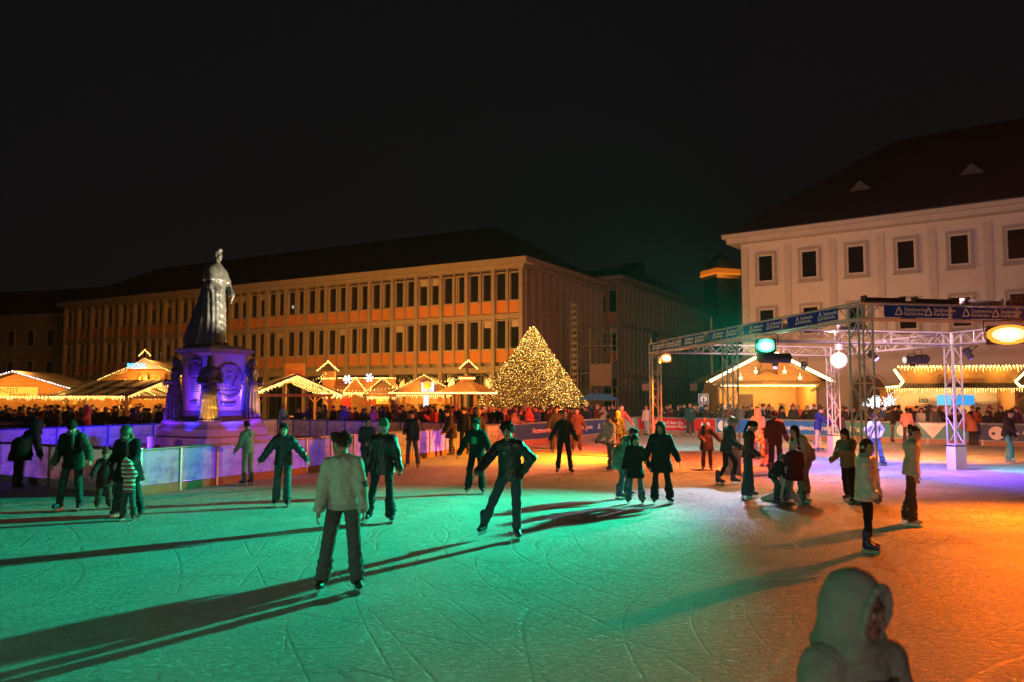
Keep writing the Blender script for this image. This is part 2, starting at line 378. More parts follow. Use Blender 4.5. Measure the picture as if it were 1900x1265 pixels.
# ================================================================== dark tower with a lit gallery
b = at(1336, 508, 135)
E = thing('clock_tower', 'dark tower whose gallery is lit orange beside the plaster building', 'tower', (b.x, b.y, 0), R(20))
tw = mat('tower_stone', (.010, .010, .010), .9)
MB().box(-2, 2, -2, 2, 0, b.z - 1.2).box(-1.5, 1.5, -1.5, 1.5, b.z + .7, b.z + 2.2).build('shaft', tw, E)
MB().box(-2.3, 2.3, -2.3, 2.3, b.z - 1.2, b.z - .5).build('gallery', mat('gallery_stone', (.45, .38, .3), .8), E)
MB().box(-2.5, 2.5, -2.5, 2.5, b.z - .48, b.z - .3).build('gallery_floor', emit('gallery_floor_glow', (1, .23, .01), .9), E)  # orange lamplight put into the floor's own emission
MB().box(-2.45, 2.45, -2.45, -2.3, b.z - .29, b.z + .5).box(-2.45, -2.3, -2.29, 2.3, b.z - .29, b.z + .5).box(2.3, 2.45, -2.29, 2.3, b.z - .29, b.z + .5).build('balustrade', emit('gallery_glow', (1, .20, .01), .5), E)  # lit look of the balustrade put in as emission
MB().lathe([(1.6, b.z + 2.2), (1.2, b.z + 2.8), (.05, b.z + 3.4)], (0, 0, 0), 8).build('cap', tw, E)
light('gallery_lamp', 'POINT', (b.x, b.y - 4.5, b.z), (1, .3, .03), 250, size=.3)

# ================================================================== sandstone pyramid draped with light chains
PC = Vector((1.35, 50.8, 0))
E = thing('light_pyramid', 'stone pyramid draped all over with warm golden light chains', 'pyramid', PC, ANG)
PH, HB = 6.75, 3.4
stone = mat('sandstone', (.07, .05, .03), .9, 0, .2, 2, .3, 20)
nc = 13
for i in range(nc):
    z0, z1 = PH * i / nc, PH * (i + 1) / nc; a0 = HB * (1 - i / nc) - .1; a1 = max(.02, HB * (1 - (i + 1) / nc) - .05)
    a0 = max(a0, .12)
    MB().hexa([(-a0, -a0, z0 + .004), (a0, -a0, z0 + .004), (a0, a0, z0 + .004), (-a0, a0, z0 + .004)], [(-a1, -a1, z1), (a1, -a1, z1), (a1, a1, z1), (-a1, a1, z1)]).build('stone_course', stone, E)
wires = MB(); bulbs = [MB(), MB(), MB()]
ap = Vector((0, 0, PH + .12)); per = 46
for side in range(4):
    for i in range(per):
        t = -1 + 2 * (i + .5) / per; e = HB + .22
        base = [Vector((t * e, -e, .1)), Vector((e, t * e, .1)), Vector((-t * e, e, .1)), Vector((-e, -t * e, .1))][side]
        wires.bar(base, ap, .012)
        nb_ = int((base - ap).length / .12)
        for k in range(2, nb_):
            f = (k + random.uniform(-.35, .35)) / nb_
            if f * per * 1.6 < random.uniform(2, 9) and random.random() < .5: continue
            p = ap.lerp(base, f) + Vector((random.uniform(-.025, .025), random.uniform(-.025, .025), random.uniform(-.03, .03)))
            if random.random() < (.85 if side in (0, 1) else .15): bulbs[random.choices((0, 1, 2), (5, 4, 2))[0]].octa(p, random.uniform(.011, .020))
tag(wires.build('light_wire', mat('wire', (.03, .03, .03), .6), E), kind='stuff')
for bm_, (c, s) in zip(bulbs, (((1, .50, .08), 7.), ((1, .40, .05), 3.2), ((1, .62, .17), 15.))):
    tag(bm_.build('fairy_bulbs', emit('fairy_%g' % s, c, s), E), kind='stuff')
for q in ((-2.6, -3.6, 1.5), (2.6, -3.6, 1.5), (3.6, 2.0, 1.5), (0, -2.6, 4.0), (2.6, 0, 4.)):
    light('chain_glow', 'POINT', PC + Matrix.Rotation(ANG, 3, 'Z') @ Vector(q), (1, .50, .10), 40, size=.5)

# ================================================================== scaffold on the side face
alu = mat('scaffold_alu', (.10, .10, .11), .5, .3); 
b0 = at(1066, 735, 58)
E = thing('scaffold', 'tall grey scaffold with a lattice hoist mast beside the building corner', 'scaffold', (b0.x, b0.y, 0), ANG)
m = MB(); h = 9.3
for x, y in ((-.28, 0), (.28, 0), (.28, .56), (-.28, .56)): m.tube((x, y, 0), (x, y, h), .04, 5)
for k in range(20):
    z = k * .46
    m.tube((-.28, 0, z), (.28, 0, z), .022, 4); m.tube((-.28, 0, z), (.28, 0, z + .46), .022, 4); m.tube((.28, 0, z), (.28, .56, z + .46), .022, 4)
    m.box(-.2, .2, -.03, .01, z + .1, z + .3)
m.build('mast', alu, E)
m = MB()
for x in (1.2, 2.9):
    for y in (.2, 1.2): m.tube((x, y, 0), (x, y, 7.2), .035, 5)
for z in (1.9, 3.9, 5.9):
    for y in (.2, 1.2): m.tube((.3, y, z + .5), (2.9, y, z + .5), .025, 4); m.tube((.3, y, z + 1.), (2.9, y, z + 1.), .025, 4)
    m.tube((1.2, .2, z), (2.9, .2, z + 1.9), .022, 4)
m.build('frame', alu, E)
for z in (1.9, 3.9, 5.9): MB().box(.3, 3.0, .15, 1.25, z, z + .06).build('deck', mat('deck_ply', (.10, .085, .07), .8), E)
MB().box(1.2, 2.9, .1, .14, 3.0, 4.6).build('mesh_sheet', mat('sheet_pink', (.14, .10, .10), .9), E)

# flag pole, blue pedestrian sign, blue canvas stall, street signs
b0 = G(1322, 790); b0 = at(1322, 735, 50)
E = thing('flag_pole', 'slim grey pole standing behind the truss beside the wooden hut', 'pole', (b0.x, b0.y, 0))
MB().tube((0, 0, 0), (0, 0, 7.2), .06, 8, .045).build('shaft', alu, E); MB().lathe([(.16, 0), (.16, .06), (.1, .1)], n=10).build('base', alu, E)
b0 = at(1305, 735, 47.5)
blue = mat('sign_blue', (.02, .10, .42), .5); white = mat('sign_white', (.75, .75, .75), .6)
E = thing('road_sign', 'blue square pedestrian zone sign on a post by the red banner', 'sign', (b0.x, b0.y, 0), R(10))
MB().tube((0, .04, 0), (0, .04, 2.6), .035, 8).build('post', alu, E)
for z, s_ in ((1.75, 'upper'), (1.05, 'lower')):
    MB().box(-.32, .32, -.02, 0, z, z + .62).build('plate', white, E); MB().box(-.29, .29, -.024, -.0215, z + .03, z + .59).build('blue_field', blue, E)
    MB().lathe([(.22, -.030), (.22, -.026)], (0, 0, z + .31), 20, 'y').build('disc', white if s_ == 'upper' else mat('blue2', (.01, .05, .3), .5), E)
MB().tube((0, -.033, 1.93), (0, -.033, 2.12), .05, 6).octa((0, -.035, 2.19), .05).tube((-.03, -.033, 1.82), (0, -.033, 1.95), .022, 5).tube((.04, -.033, 1.82), (0, -.033, 1.95), .022, 5).build('pictogram', blue, E)
for u, lab in ((1198, 'small far sign on a thin post between scaffold and truss'), (1287, 'small far sign on a thin post behind the red banner')):
    b0 = at(u, 735, 66); E = thing('street_sign', lab, 'sign', (b0.x, b0.y, 0))
    MB().tube((0, .03, 0), (0, .03, 3.6), .03, 6).build('post', alu, E); MB().box(-.3, .3, -.02, 0, 2.7, 3.3).build('plate', mat('plate_rose', (.4, .25, .25), .7), E)
b0 = at(1112, 735, 50)
E = thing('market_tent', 'blue canvas roofed stand just behind the crowd beside the pyramid', 'tent', (b0.x, b0.y, 0), R(-12))
MB().add([(-1.25, -1., 2.0), (1.25, -1., 2.0), (1.25, 1., 2.0), (-1.25, 1., 2.0), (-.6, 0, 2.4), (.6, 0, 2.4)], [(0, 1, 5, 4), (1, 2, 5), (2, 3, 4, 5), (3, 0, 4), (0, 3, 2, 1)]).build('canvas_roof', mat('canvas_blue', (.06, .20, .60), .7, 0, .25, 1.5), E)
for x in (-1.1, 1.1):
    for y in (-.85, .85): MB().tube((x, y, 0), (x, y, 1.995), .03, 6).build('leg', alu, E)
MB().box(-1.05, 1.05, -.8, -.72, .1, 1.0).build('counter', mat('tent_counter', (.35, .22, .12), .7), E)
# ================================================================== rink barriers
steel = mat('rail_steel', (.42, .43, .46), .4, .8); kick = mat('kick_board', (.30, .16, .10), .7, 0, .2, 4); kickw = mat('kick_white', (.55, .55, .52), .7, 0, .2, 4)
blue_post = mat('post_blue', (.05, .09, .45), .5)
def barrier(label, A, B, step=1.13, panel=None, post=None, kickm=kick, thick=.035):
    A, B = Vector(A), Vector(B); L = (B - A).length; n = max(1, round(L / step)); s = L / n
    rz = math.atan2((B - A).y, (B - A).x); E = thing('rink_barrier', label, 'barrier', A, rz, 'rink barriers')
    pm = MB().box(.03, s - .03, -thick / 2, thick / 2, .20, .97).mesh('panel', panel or panelmat())
    qm = MB().box(-.028, .028, -.045, .045, 0, .985).box(-.06, .06, .05, .35, 0, .03).bar((0, .33, .03), (0, .05, .7), .03).mesh('post', post or steel)
    for i in range(n): link('panel', pm, E, (i * s, 0, 0))
    for i in range(n + 1): link('post', qm, E, (i * s, 0, 0))
    MB().tube((0, 0, 1.0), (L, 0, 1.0), .03, 8).build('top_rail', post or steel, E)
    km = MB().box(.03, s - .03, -.03, .03, 0.0, .195).mesh('kick_board', kickm)
    for i in range(n): link('kick_board', km, E, (i * s, 0, 0))
    return E
board = mat('board_grey', (.30, .31, .34), .6)
barrier('translucent rink barrier along the statue yard with kneeling light behind it'.replace('kneeling light', 'blue light'), P1, Q0)
barrier('translucent rink barrier running off to the picture edge below the leaning figure', P1 + V * 14.8, P1 + V * .06, kickm=kickw)
barrier('far yard barrier with blue posts in front of the striped market roofs', YC, Q0 + V * .1, post=blue_post)
barrier('far yard barrier behind the family, ending behind the statue', P4 + V * .02, YC, post=blue_post)
barrier('rink barrier carrying blue banners in front of the glowing pyramid', Q0 + U * .1, QF, 2.2, board)
barrier('rink barrier carrying the red banner and the long row of banners behind the truss', QF, QR, 2.2, board)
barrier('rink barrier continuing past the plaster building out of the picture', QR, QRR, 2.2, board)

def banner(label, A, B, t0, t1, c, z0=.26, z1=.95, items=(), off=-.05):
    A, B = Vector(A), Vector(B); d = (B - A).normalized(); rz = math.atan2(d.y, d.x); L = (B - A).length
    p = A + d * (L * t0); w = L * (t1 - t0); nrm = Vector((d.y, -d.x, 0))
    E = thing('banner', label, 'banner', p + nrm * -off, rz, 'advertising banners')
    nseg = max(2, int(w / .25)); m = MB(); vs = []
    for i in range(nseg + 1):
        y = .006 * math.sin(i * 2.1) ; x = w * i / nseg; vs += [(x, y, z0), (x, y - .004, z1), (x, y + .008, z0), (x, y + .006, z1)]
    fs = []
    for i in range(nseg):
        a = i * 4; fs += [(a, a + 4, a + 5, a + 1), (a + 2, a + 3, a + 7, a + 6), (a + 1, a + 5, a + 7, a + 3), (a, a + 2, a + 6, a + 4)]
    fs += [(0, 1, 3, 2), (nseg * 4, nseg * 4 + 2, nseg * 4 + 3, nseg * 4 + 1)]
    m.add(vs, fs); m.build('cloth', mat('banner_%.2f_%.2f_%.2f' % c, c, .55, 0, .08), E)
    for it in items:
        if it[0] == 'text': text(it[1], it[2], it[5] if len(it) > 5 else white, E, (w * it[3], -.022, it[4]), spacing=.8)
        elif it[0] == 'disc': MB().lathe([(it[1], -.026), (it[1], -.018)], (w * it[2], 0, it[3]), 22, 'y').build('emblem', it[4], E)
        elif it[0] == 'logo': logo(E, w * it[2], it[3], it[1], -.024)
        elif it[0] == 'tri':  MB().prism([(w * it[2] - it[1], it[3] + it[1] * .55), (w * it[2] + it[1], it[3] + it[1] * .55), (w * it[2], it[3] - it[1] * .6)], -.026, -.018).build('emblem', white, E)
    return E
def logo(E, x, z, s, y):
    """open triangle ring emblem"""
    P = [Vector((x - s * .5, y, z - s * .45)), Vector((x + s * .5, y, z - s * .35)), Vector((x, y, z + s * .55))]
    m = MB()
    for a, b, w_ in ((0, 1, .15), (1, 2, .2), (2, 0, .15)): m.bar(P[a], P[b], s * w_, .005, (0, 1, 0))
    return m.build('emblem', white, E)
BL = (.012, .04, .20); TE = (.04, .20, .24)
wpink = mat('emblem_pale', (.72, .62, .60), .6)
banner('blue banner with white round emblem in front of the pyramid crowd', Q0, QF, .02, .44, BL, items=(('text', 'Herzmomente', .34, .42, .62), ('disc', .34, .80, .60, wpink), ('disc', .07, .775, .57, mat('emblem_dark', (.03, .03, .05), .6)), ('disc', .07, .835, .57, mat('emblem_dark', (.03, .03, .05), .6))))
banner('blue banner with triangle logo lettering beside the red jacketed skater', Q0, QF, .46, .80, BL, items=(('logo', .26, .45, .62), ('text', 'Stadtwerke\nKarlsruhe', .19, .66, .62), ('text', '#moments', .3, .16, .62)))
banner('pale turquoise banner piece at the far corner of the rink', Q0, QF, .83, .98, (.30, .50, .52), items=())
banner('red banner with two lines of white lettering behind the green suited skater', QF, QR, .0, .245, (.50, .012, .02), items=(('text', 'Läuft auf dem Eis.\nLäuft in deinem Handi.', .27, .42, .60), ('disc', .27, .885, .6, white), ('text', 'Läuft', .15, .885, .6, mat('red_txt', (.5, .02, .05), .6))))
banner('bright blue banner with white lettering in front of the wooden hut', QF, QR, .25, .555, (.02, .12, .48), items=(('disc', .3, .06, .60, white), ('text', '#moments', .36, .62, .60), ('text', '#moments', .36, .88, .60)))
banner('teal banner with pale lettering between the two slim truss posts', QF, QR, .56, .70, TE, items=(('text', 'Das Fun', .40, .55, .60),))
banner('turquoise banner with white triangle in front of the bar stall', QF, QR, .703, .875, (.08, .27, .27), items=(('disc', .3, .14, .60, wpink), ('tri', .62, .5, .63), ('text', 'KÖNIGS\nBÄUME', .13, .52, .74, mat('teal_txt', (.03, .2, .2), .6))))
banner('dark blue banner with white round emblem at the right', QF, QR, .878, 1.0, (.03, .05, .12), items=(('disc', .3, .32, .58, wpink), ('disc', .08, .27, .56, mat('emblem_dark', (.03, .03, .05), .6)), ('text', 'A', .25, .75, .62)))
# market-side banners in the left crowd
for (u, lab, c, s_, w_) in ((10, 'dark blue sponsor banner among the crowd by the leftmost stall', (.01, .03, .14), 'Stadtwerke\nKarlsruhe', 3.2), (215, 'black banner with pale lettering behind the pink jacketed visitor', (.012, .012, .016), 'iger', 2.6)):
    p = at(u, 760, 38.5); p.z = 0
    E = thing('banner', lab, 'banner', p, R(-4), 'advertising banners')
    MB().box(-w_ / 2, w_ / 2, -.02, .02, .25, 1.25).build('cloth', mat('banner_%.2f_%.2f_%.2f' % c, c, .55, 0, .08), E)
    for x in (-w_ / 2, w_ / 2): MB().tube((x, .05, 0), (x, .05, 1.27), .025, 6).build('post', steel, E)
    text(s_, .34 if '\n' in s_ else .6, white, E, (.25 if '\n' in s_ else -.1, -.03, .78), spacing=.8)
    if '\n' not in s_: MB().lathe([(.27, -.036), (.27, -.026)], (.85, 0, .78), 20, 'y').build('emblem', mat('crest', (.55, .35, .3), .6), E)

# ================================================================== lighting truss over the ice
TN, TM, TF = Vector((7.3, 16.3, 0)), Vector((6.25, 22.4, 0)), Vector((5.2, 28.4, 0))
w_dir = Vector((.982, .19, 0)).normalized()
TRN, TRM, TRF = TN + w_dir * 7.7, Vector((13.55, 24.0, 0)), Vector((12.55, 30.6, 0))
TH = 4.12; S = .32
truss_m = mat('truss_alu', (.60, .60, .62), .45, .25, .06)
TR = thing('lighting_truss', 'silver box truss frame standing over the rink with blue banners', 'truss', (0, 0, 0))
def truss_mesh(L, s=S, n=None, horizontal=False):
    m = MB(); n = n or max(2, round(L / .42)); h = s / 2; r = .024
    for x, y in ((-h, -h), (h, -h), (h, h), (-h, h)): m.tube((x, y, 0), (x, y, L), r, 6)
    cs = [(-h, -h), (h, -h), (h, h), (-h, h)]
    for f in range(4):
        a, b = cs[f], cs[(f + 1) % 4]
        for k in range(n):
            z0, z1 = L * k / n, L * (k + 1) / n
            if (k + f) % 2: m.tube((*a, z0), (*b, z1), .0115, 4)
            else: m.tube((*b, z0), (*a, z1), .0115, 4)
        for z in (0.03, L - .03): m.tube((*a, z), (*b, z), .02, 5)
        for k in range(4, n - 1, 4): m.tube((*a, L * k / n), (*b, L * k / n), .0115, 4)
    return m
def tpost(p, rz):
    q = truss_mesh(TH - .72 - S).build('post', truss_m, TR, (p.x, p.y, .72)); q.rotation_euler = (0, 0, rz)
    b_ = MB().box(-.19, .19, -.19, .19, 0.0, .70).build('ballast_box', mat('ballast', (.62, .62, .62), .6), TR, (p.x, p.y, 0)); b_.rotation_euler = (0, 0, rz)
    MB().box(-.21, .21, -.21, .21, .701, .718).build('cap_plate', mat('cap_black', (.03, .03, .03), .6), b_)
def tbeam(a, b, z=TH - S / 2):
    a = Vector((a.x, a.y, z)); b = Vector((b.x, b.y, z)); q = truss_mesh((b - a).length).build('beam', truss_m, TR, a)
    d = (b - a).normalized(); y = Vector((0, 0, 1)); x = y.cross(d)
    q.rotation_euler = Matrix((x, y, d)).transposed().to_euler()
rzA = math.atan2((TF - TN).y, (TF - TN).x) - math.pi / 2
for p in (TN, TM, TF, TRM, TRF, TRN): tpost(p, rzA)
e = w_dir * .16
for a, b in ((TN, TM), (TM, TF), (TN, TRN), (TM, TRM), (TF, TRF), (TRN, TRM), (TRM, TRF)):
    d = (b - a).normalized() * .165; tbeam(a + d, b - d)
for p in (TN, TM, TF, TRM, TRF, TRN):
    q = MB()
    for x in (-.16, .16):
        for y in (-.16, .16): q.tube((x, y, 0), (x, y, S), .025, 6)
    for z in (0, S):
        for a, b in (((-.16, -.16), (.16, -.16)), ((.16, -.16), (.16, .16)), ((.16, .16), (-.16, .16)), ((-.16, .16), (-.16, -.16))): q.tube((*a, z), (*b, z), .024, 6)
    q.tube((-.16, -.16, 0), (.16, -.16, S), .012, 4).tube((-.16, .16, S), (-.16, -.16, 0), .012, 4)
    o = q.build('corner_block', truss_m, TR, (p.x, p.y, TH - S)); o.rotation_euler = (0, 0, rzA)
# banners on the truss, outward faces
banblue = mat('truss_banner', (.006, .05, .40), .85, 0, .08, spec=.08)
def tbanner(a, b, d0, d1, label):
    d = (b - a).normalized(); nrm = Vector((d.y, -d.x, 0)); p = a + d * d0 + nrm * (S / 2 + .035)
    w = d1 - d0; E = thing('truss_banner', label, 'banner', (p.x, p.y, TH - S / 2), math.atan2(d.y, d.x), 'sponsor banners on the truss')
    MB().box(0, w, -.004, .004, -.125, .125).build('cloth', banblue, E)
    for k in (0, 1):
        x = w * (.22 + .46 * k); logo(E, x, 0, .17, -.008)
        text('Stadtwerke\nKarlsruhe', .115, white, E, (x + .13, -.008, 0), align='LEFT', spacing=.75)
ords = ['nearest', 'second', 'third', 'fourth', 'fifth', 'sixth']
dA = [(.5, 2.6), (2.9, 4.9), (5.25, 7.2), (7.5, 9.3), (9.5, 10.9), (11.05, 12.1)]
for k, (a, b) in enumerate(dA):
    L_ = (TF - TN).length
    tbanner(TF, TN, L_ - b, L_ - a, f'blue sponsor banner on the receding truss beam, {ords[k]} from the near corner post' if k else 'blue sponsor banner on the receding truss beam, next to the near corner post')
tbanner(TN, TRN, .42, 1.95, 'blue sponsor banner on the front truss beam right of the corner post'); tbanner(TN, TRN, 2.02, 3.6, 'blue sponsor banner on the front truss beam next to the big orange lamp'); tbanner(TN, TRN, 3.7, 5.3, 'blue sponsor banner on the front truss beam cut off at the picture edge')

# ================================================================== lamps on the truss
black = mat('fixture_black', (.02, .02, .022), .5)
def flood(label, p, target, c, strength, w=.3, h=.2):
    p = Vector(p); E = thing('stage_floodlight', label, 'stage light', p, 0, 'floodlights hung from the truss')
    E.rotation_euler = (Vector(target) - p).to_track_quat('-Y', 'Z').to_euler()
    MB().hexa([(-w / 2, -.02, -h / 2), (w / 2, -.02, -h / 2), (w / 2, -.02, h / 2), (-w / 2, -.02, h / 2)], [(-w / 3, .18, -h / 3), (w / 3, .18, -h / 3), (w / 3, .18, h / 3), (-w / 3, .18, h / 3)]).build('housing', black, E)
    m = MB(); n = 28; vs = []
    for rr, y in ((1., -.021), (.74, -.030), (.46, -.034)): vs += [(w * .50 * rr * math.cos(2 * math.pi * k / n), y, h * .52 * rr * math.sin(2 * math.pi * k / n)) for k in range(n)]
    for j, (nm, cc, st_) in enumerate((('halo_ring', c, 1.6), ('inner_halo_ring', tuple(.5 * q + .2 for q in c), 3.))):  # emissive rings that paint the coloured halo round the lamp core
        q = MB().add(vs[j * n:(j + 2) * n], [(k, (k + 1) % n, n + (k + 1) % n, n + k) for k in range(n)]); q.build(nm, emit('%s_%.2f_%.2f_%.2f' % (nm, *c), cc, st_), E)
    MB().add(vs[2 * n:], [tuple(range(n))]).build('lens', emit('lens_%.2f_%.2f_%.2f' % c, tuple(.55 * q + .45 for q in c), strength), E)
    MB().bar((-w / 2 - .03, .06, 0), (-w / 2 - .03, .06, .26), .02).bar((w / 2 + .03, .06, 0), (w / 2 + .03, .06, .26), .02).bar((-w / 2 - .04, .06, .27), (w / 2 + .04, .06, .27), .02).build('yoke', black, E)
    MB().box(-w / 2, -w / 2 + .01, -.16, -.03, -h / 2, h / 2).box(w / 2 - .01, w / 2, -.16, -.03, -h / 2, h / 2).build('barn_door', black, E)
    return E
GL = Vector((6.62, 20.3, 3.52)); OL = Vector((9.85, 15.45, 3.42)); OF = Vector((5.40, 27.25, 3.55))
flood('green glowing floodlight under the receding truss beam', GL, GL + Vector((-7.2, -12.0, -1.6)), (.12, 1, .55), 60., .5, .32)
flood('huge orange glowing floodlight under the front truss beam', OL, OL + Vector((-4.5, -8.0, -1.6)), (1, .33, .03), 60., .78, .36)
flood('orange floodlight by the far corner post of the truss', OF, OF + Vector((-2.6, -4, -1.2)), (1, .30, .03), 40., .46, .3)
light('green_beam', 'SPOT', GL + Vector((-.10, -.17, -.03)), (.0, 1, .50), 23500, GL + Vector((-12.8, -9.4, -.2)), .10, 80, 1.)
light('green_spill', 'SPOT', GL + Vector((-.10, -.17, -.06)), (.0, 1, .48), 260, GL + Vector((-4.5, -6.0, -3.4)), .10, 140, 1.)
light('orange_beam', 'SPOT', OL + Vector((-.05, -.12, -.05)), (1, .14, .002), 7500, OL + Vector((-1.6, -11.5, -1.2)), .12, 95, 1.)
light('orange_spill', 'SPOT', OL + Vector((-.05, -.12, -.12)), (1, .15, .002), 5000, OL + Vector((-.2, -2.2, -3.4)), .12, 125, 1.)
light('far_orange_beam', 'SPOT', OF + Vector((-.10, -.1, -.1)), (1, .22, .01), 11500, OF + Vector((-4.4, 2.1, -3.7)), .1, 86, 1.)
# lamps at the end of the rink behind us
FB = Vector((-4.5, -12.0, 1.75)); FG = Vector((-10.5, .5, 3.0))
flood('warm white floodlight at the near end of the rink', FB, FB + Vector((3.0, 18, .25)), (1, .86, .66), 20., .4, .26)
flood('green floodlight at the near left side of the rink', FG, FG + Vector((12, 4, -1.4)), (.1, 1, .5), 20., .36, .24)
light('front_warm_beam', 'SPOT', FB + Vector((0, .06, 0)), (1, .84, .66), 2400, FB + Vector((3.0, 18, .25)), .12, 70, 1.)
light('front_green_beam', 'SPOT', FG + Vector((.1, .04, 0)), (.0, 1, .46), 900, FG + Vector((9, 7.0, -1.4)), .1, 120, 1.)
def can(label, p, target, c=None, lens=6., L=.5, r=.09):
    p = Vector(p); E = thing('profile_spotlight', label, 'stage light', p, 0, 'profile spotlights on the truss'); E.rotation_euler = (Vector(target) - p).to_track_quat('-Y', 'Z').to_euler()
    MB().lathe([(r * .95, -L * .55), (r, -L * .5), (r * .9, -.02), (r * 1.25, 0), (r * 1.25, L * .4), (r * .8, L * .5)], (0, 0, 0), 14, 'y').build('barrel', black, E)
    MB().lathe([(r * .88, -L * .565), (r * .88, -L * .556)], (0, 0, 0), 14, 'y').build('lens', emit('canlens_%.1f' % lens, c or (1, .9, .75), lens), E)
    MB().bar((-r * 1.4, .05, 0), (-r * 1.4, .05, .3), .02).bar((r * 1.4, .05, 0), (r * 1.4, .05, .3), .02).bar((-r * 1.4, .05, .3), (r * 1.4, .05, .3), .02).build('yoke', black, E)
can('black profile spotlight with pale lens hanging beside the right truss post', TRM + Vector((-1.05, .1, 3.35)), TRM + Vector((-6, -.6, 3.1)), lens=.9, L=.75, r=.12)
can('black profile spotlight lit green hanging in front of the wooden hut gable', TM + Vector((1.6, 1.1, 3.38)), TM + Vector((6.5, 1.5, 3.1)), lens=.05, L=.95, r=.15)
can('small black spotlight hanging on the rear beam before the plaster wall', TRF + Vector((-1.2, -.2, 3.4)), TRF + Vector((-4, -6, 0)), lens=.2, L=.35, r=.1)
PL, CL, ML = TRM + Vector((-2.6, -.3, 3.45)), TRM + Vector((-.4, -1.5, 3.45)), TRF + Vector((-2.4, -.5, 3.45))
can('small violet spotlight under the cross beam near the right post', PL, PL + Vector((2.5, -2.6, -3.45)), (.45, .2, 1), 8., .3, .09)
can('small turquoise spotlight under the right beam near its post', CL, CL + Vector((2.2, .6, -3.4)), (.2, 1, .75), 8., .3, .09)
can('small magenta spotlight under the rear beam', ML, ML + Vector((-1, -2.0, -3.45)), (1, .3, .8), 6., .3, .09)
light('violet_beam', 'SPOT', PL + Vector((.1, -.12, -.12)), (.28, .09, 1), 4200, PL + Vector((3.6, -2.9, -3.45)), .05, 88, .9)
light('violet_spill', 'SPOT', PL + Vector((-.1, .1, -.15)), (.42, .20, 1), 2400, PL + Vector((.6, 1.0, -3.45)), .05, 120, .9)
light('turquoise_beam', 'SPOT', CL + Vector((.12, .05, -.12)), (.04, 1, .62), 1500, CL + Vector((3.0, 1.0, -3.4)), .05, 60, .8)
light('blue_beam', 'SPOT', ML + Vector((0, -.1, -.14)), (.14, .50, 1), 3200, ML + Vector((1.2, -3.6, -3.45)), .05, 70, .9)
light('magenta_beam', 'SPOT', ML + Vector((-.05, 0, -.14)), (1, .22, .62), 1900, ML + Vector((1.9, .4, -3.45)), .05, 90, .9)
MX = TRF + Vector((2.5, -1.2, 3.5))
can('small amber spotlight behind the right truss post', TRM + Vector((.1, 2.6, 3.4)), TRM + Vector((1.5, 6, 0)), (1, .35, .03), 8., .3, .09)
light('amber_beam', 'SPOT', TRM + Vector((.2, 2.8, 3.25)), (1, .27, .015), 4200, TRM + Vector((1.6, 5.2, 0)), .06, 120, .9)
light('pale_pool', 'SPOT', TM + Vector((-.1, -1.2, 3.5)), (.72, .78, 1), 2400, Vector((3.7, 17.0, 0)), .06, 42, .8)
light('red_pool', 'SPOT', TM + Vector((-.2, .6, 3.5)), (1, .11, .02), 7000, Vector((6.4, 26.0, 0)), .06, 92, .9)
light('far_orange_core', 'SPOT', OF + Vector((-.12, -.05, -.12)), (1, .40, .025), 6500, Vector((2.3, 27.6, 0)), .1, 78, 1.)
light('far_salmon', 'SPOT', OF + Vector((-.12, -.15, -.12)), (1, .19, .06), 6500, Vector((-1.8, 23.6, 0)), .1, 60, 1.)
light('mid_orange', 'SPOT', TM + Vector((-.25, .9, 3.5)), (1, .22, .04), 2000, Vector((3.2, 22.0, 0)), .08, 96, 1.)
light('right_salmon', 'SPOT', TM + w_dir * 2.2 + Vector((0, -.2, 3.5)), (1, .20, .05), 2600, TM + w_dir * 1.6 + Vector((0, -2.6, 0)), .08, 96, 1.)
light('pink_pool', 'SPOT', TF + Vector((.2, .2, 3.6)), (1, .10, .05), 9000, Vector((1.2, 39.0, 1.4)), .06, 90, .9)
light('lilac_pool', 'SPOT', TM + w_dir * 3.5 + Vector((0, -.2, 3.5)), (.62, .45, 1), 1300, TM + w_dir * 3.4 + Vector((0, -1.4, 0)), .06, 92, .9)
light('crowd_amber', 'SPOT', TRF + Vector((-.2, .3, 3.6)), (1, .36, .12), 5200, Vector((14.5, 41.5, 1.3)), .06, 100, .9)
light('mint_pool', 'SPOT', TF + Vector((.4, .2, 3.6)), (.45, 1, .85), 3000, Vector((8.2, 38.0, 0)), .06, 60, .8)
# mirror ball
b_ = at(1557, 668, 27.0)
E = thing('mirror_ball', 'glittering mirror ball with its motor hanging inside the truss', 'mirror ball', b_)
m = MB(); nl = 14
for i in range(nl):
    t0, t1 = math.pi * i / nl - math.pi / 2, math.pi * (i + 1) / nl - math.pi / 2; nn = max(4, int(26 * math.cos((t0 + t1) / 2)))
    for k in range(nn):
        q0, q1 = 2 * math.pi * (k + .04) / nn, 2 * math.pi * (k + .96) / nn; r_ = .29; j = random.uniform(.99, 1.01)
        m.add([(r_ * j * math.cos(t) * math.cos(q), r_ * j * math.cos(t) * math.sin(q), r_ * j * math.sin(t)) for t, q in ((t0, q0), (t0, q1), (t1, q1), (t1, q0))], [(0, 1, 2, 3)])
tag(m.build('mirror_tiles', mat('mirror', (.85, .85, .82), .35, .5, .02), E), kind='stuff')
MB().lathe([(.05, -.27), (.2, -.18), (.272, 0), (.2, .18), (.05, .27)], n=16).build('core', mat('ball_core', (.2, .2, .2), .6), E)
MB().tube((0, 0, .28), (0, 0, .36), .012, 6).lathe([(.15, .36), (.15, .62)], n=14).build('motor', mat('motor', (.3, .3, .3), .5, .3), E)
MB().tube((-.06, 0, .62), (-.06, 0, .78), .02, 6).tube((.06, 0, .62), (.06, 0, .78), .02, 6).build('clamp', black, E)
light('ball_pinspot', 'SPOT', b_ + Vector((-1.6, -2.2, .5)), (.95, 1, .80), 1500, b_, .05, 16, .5)
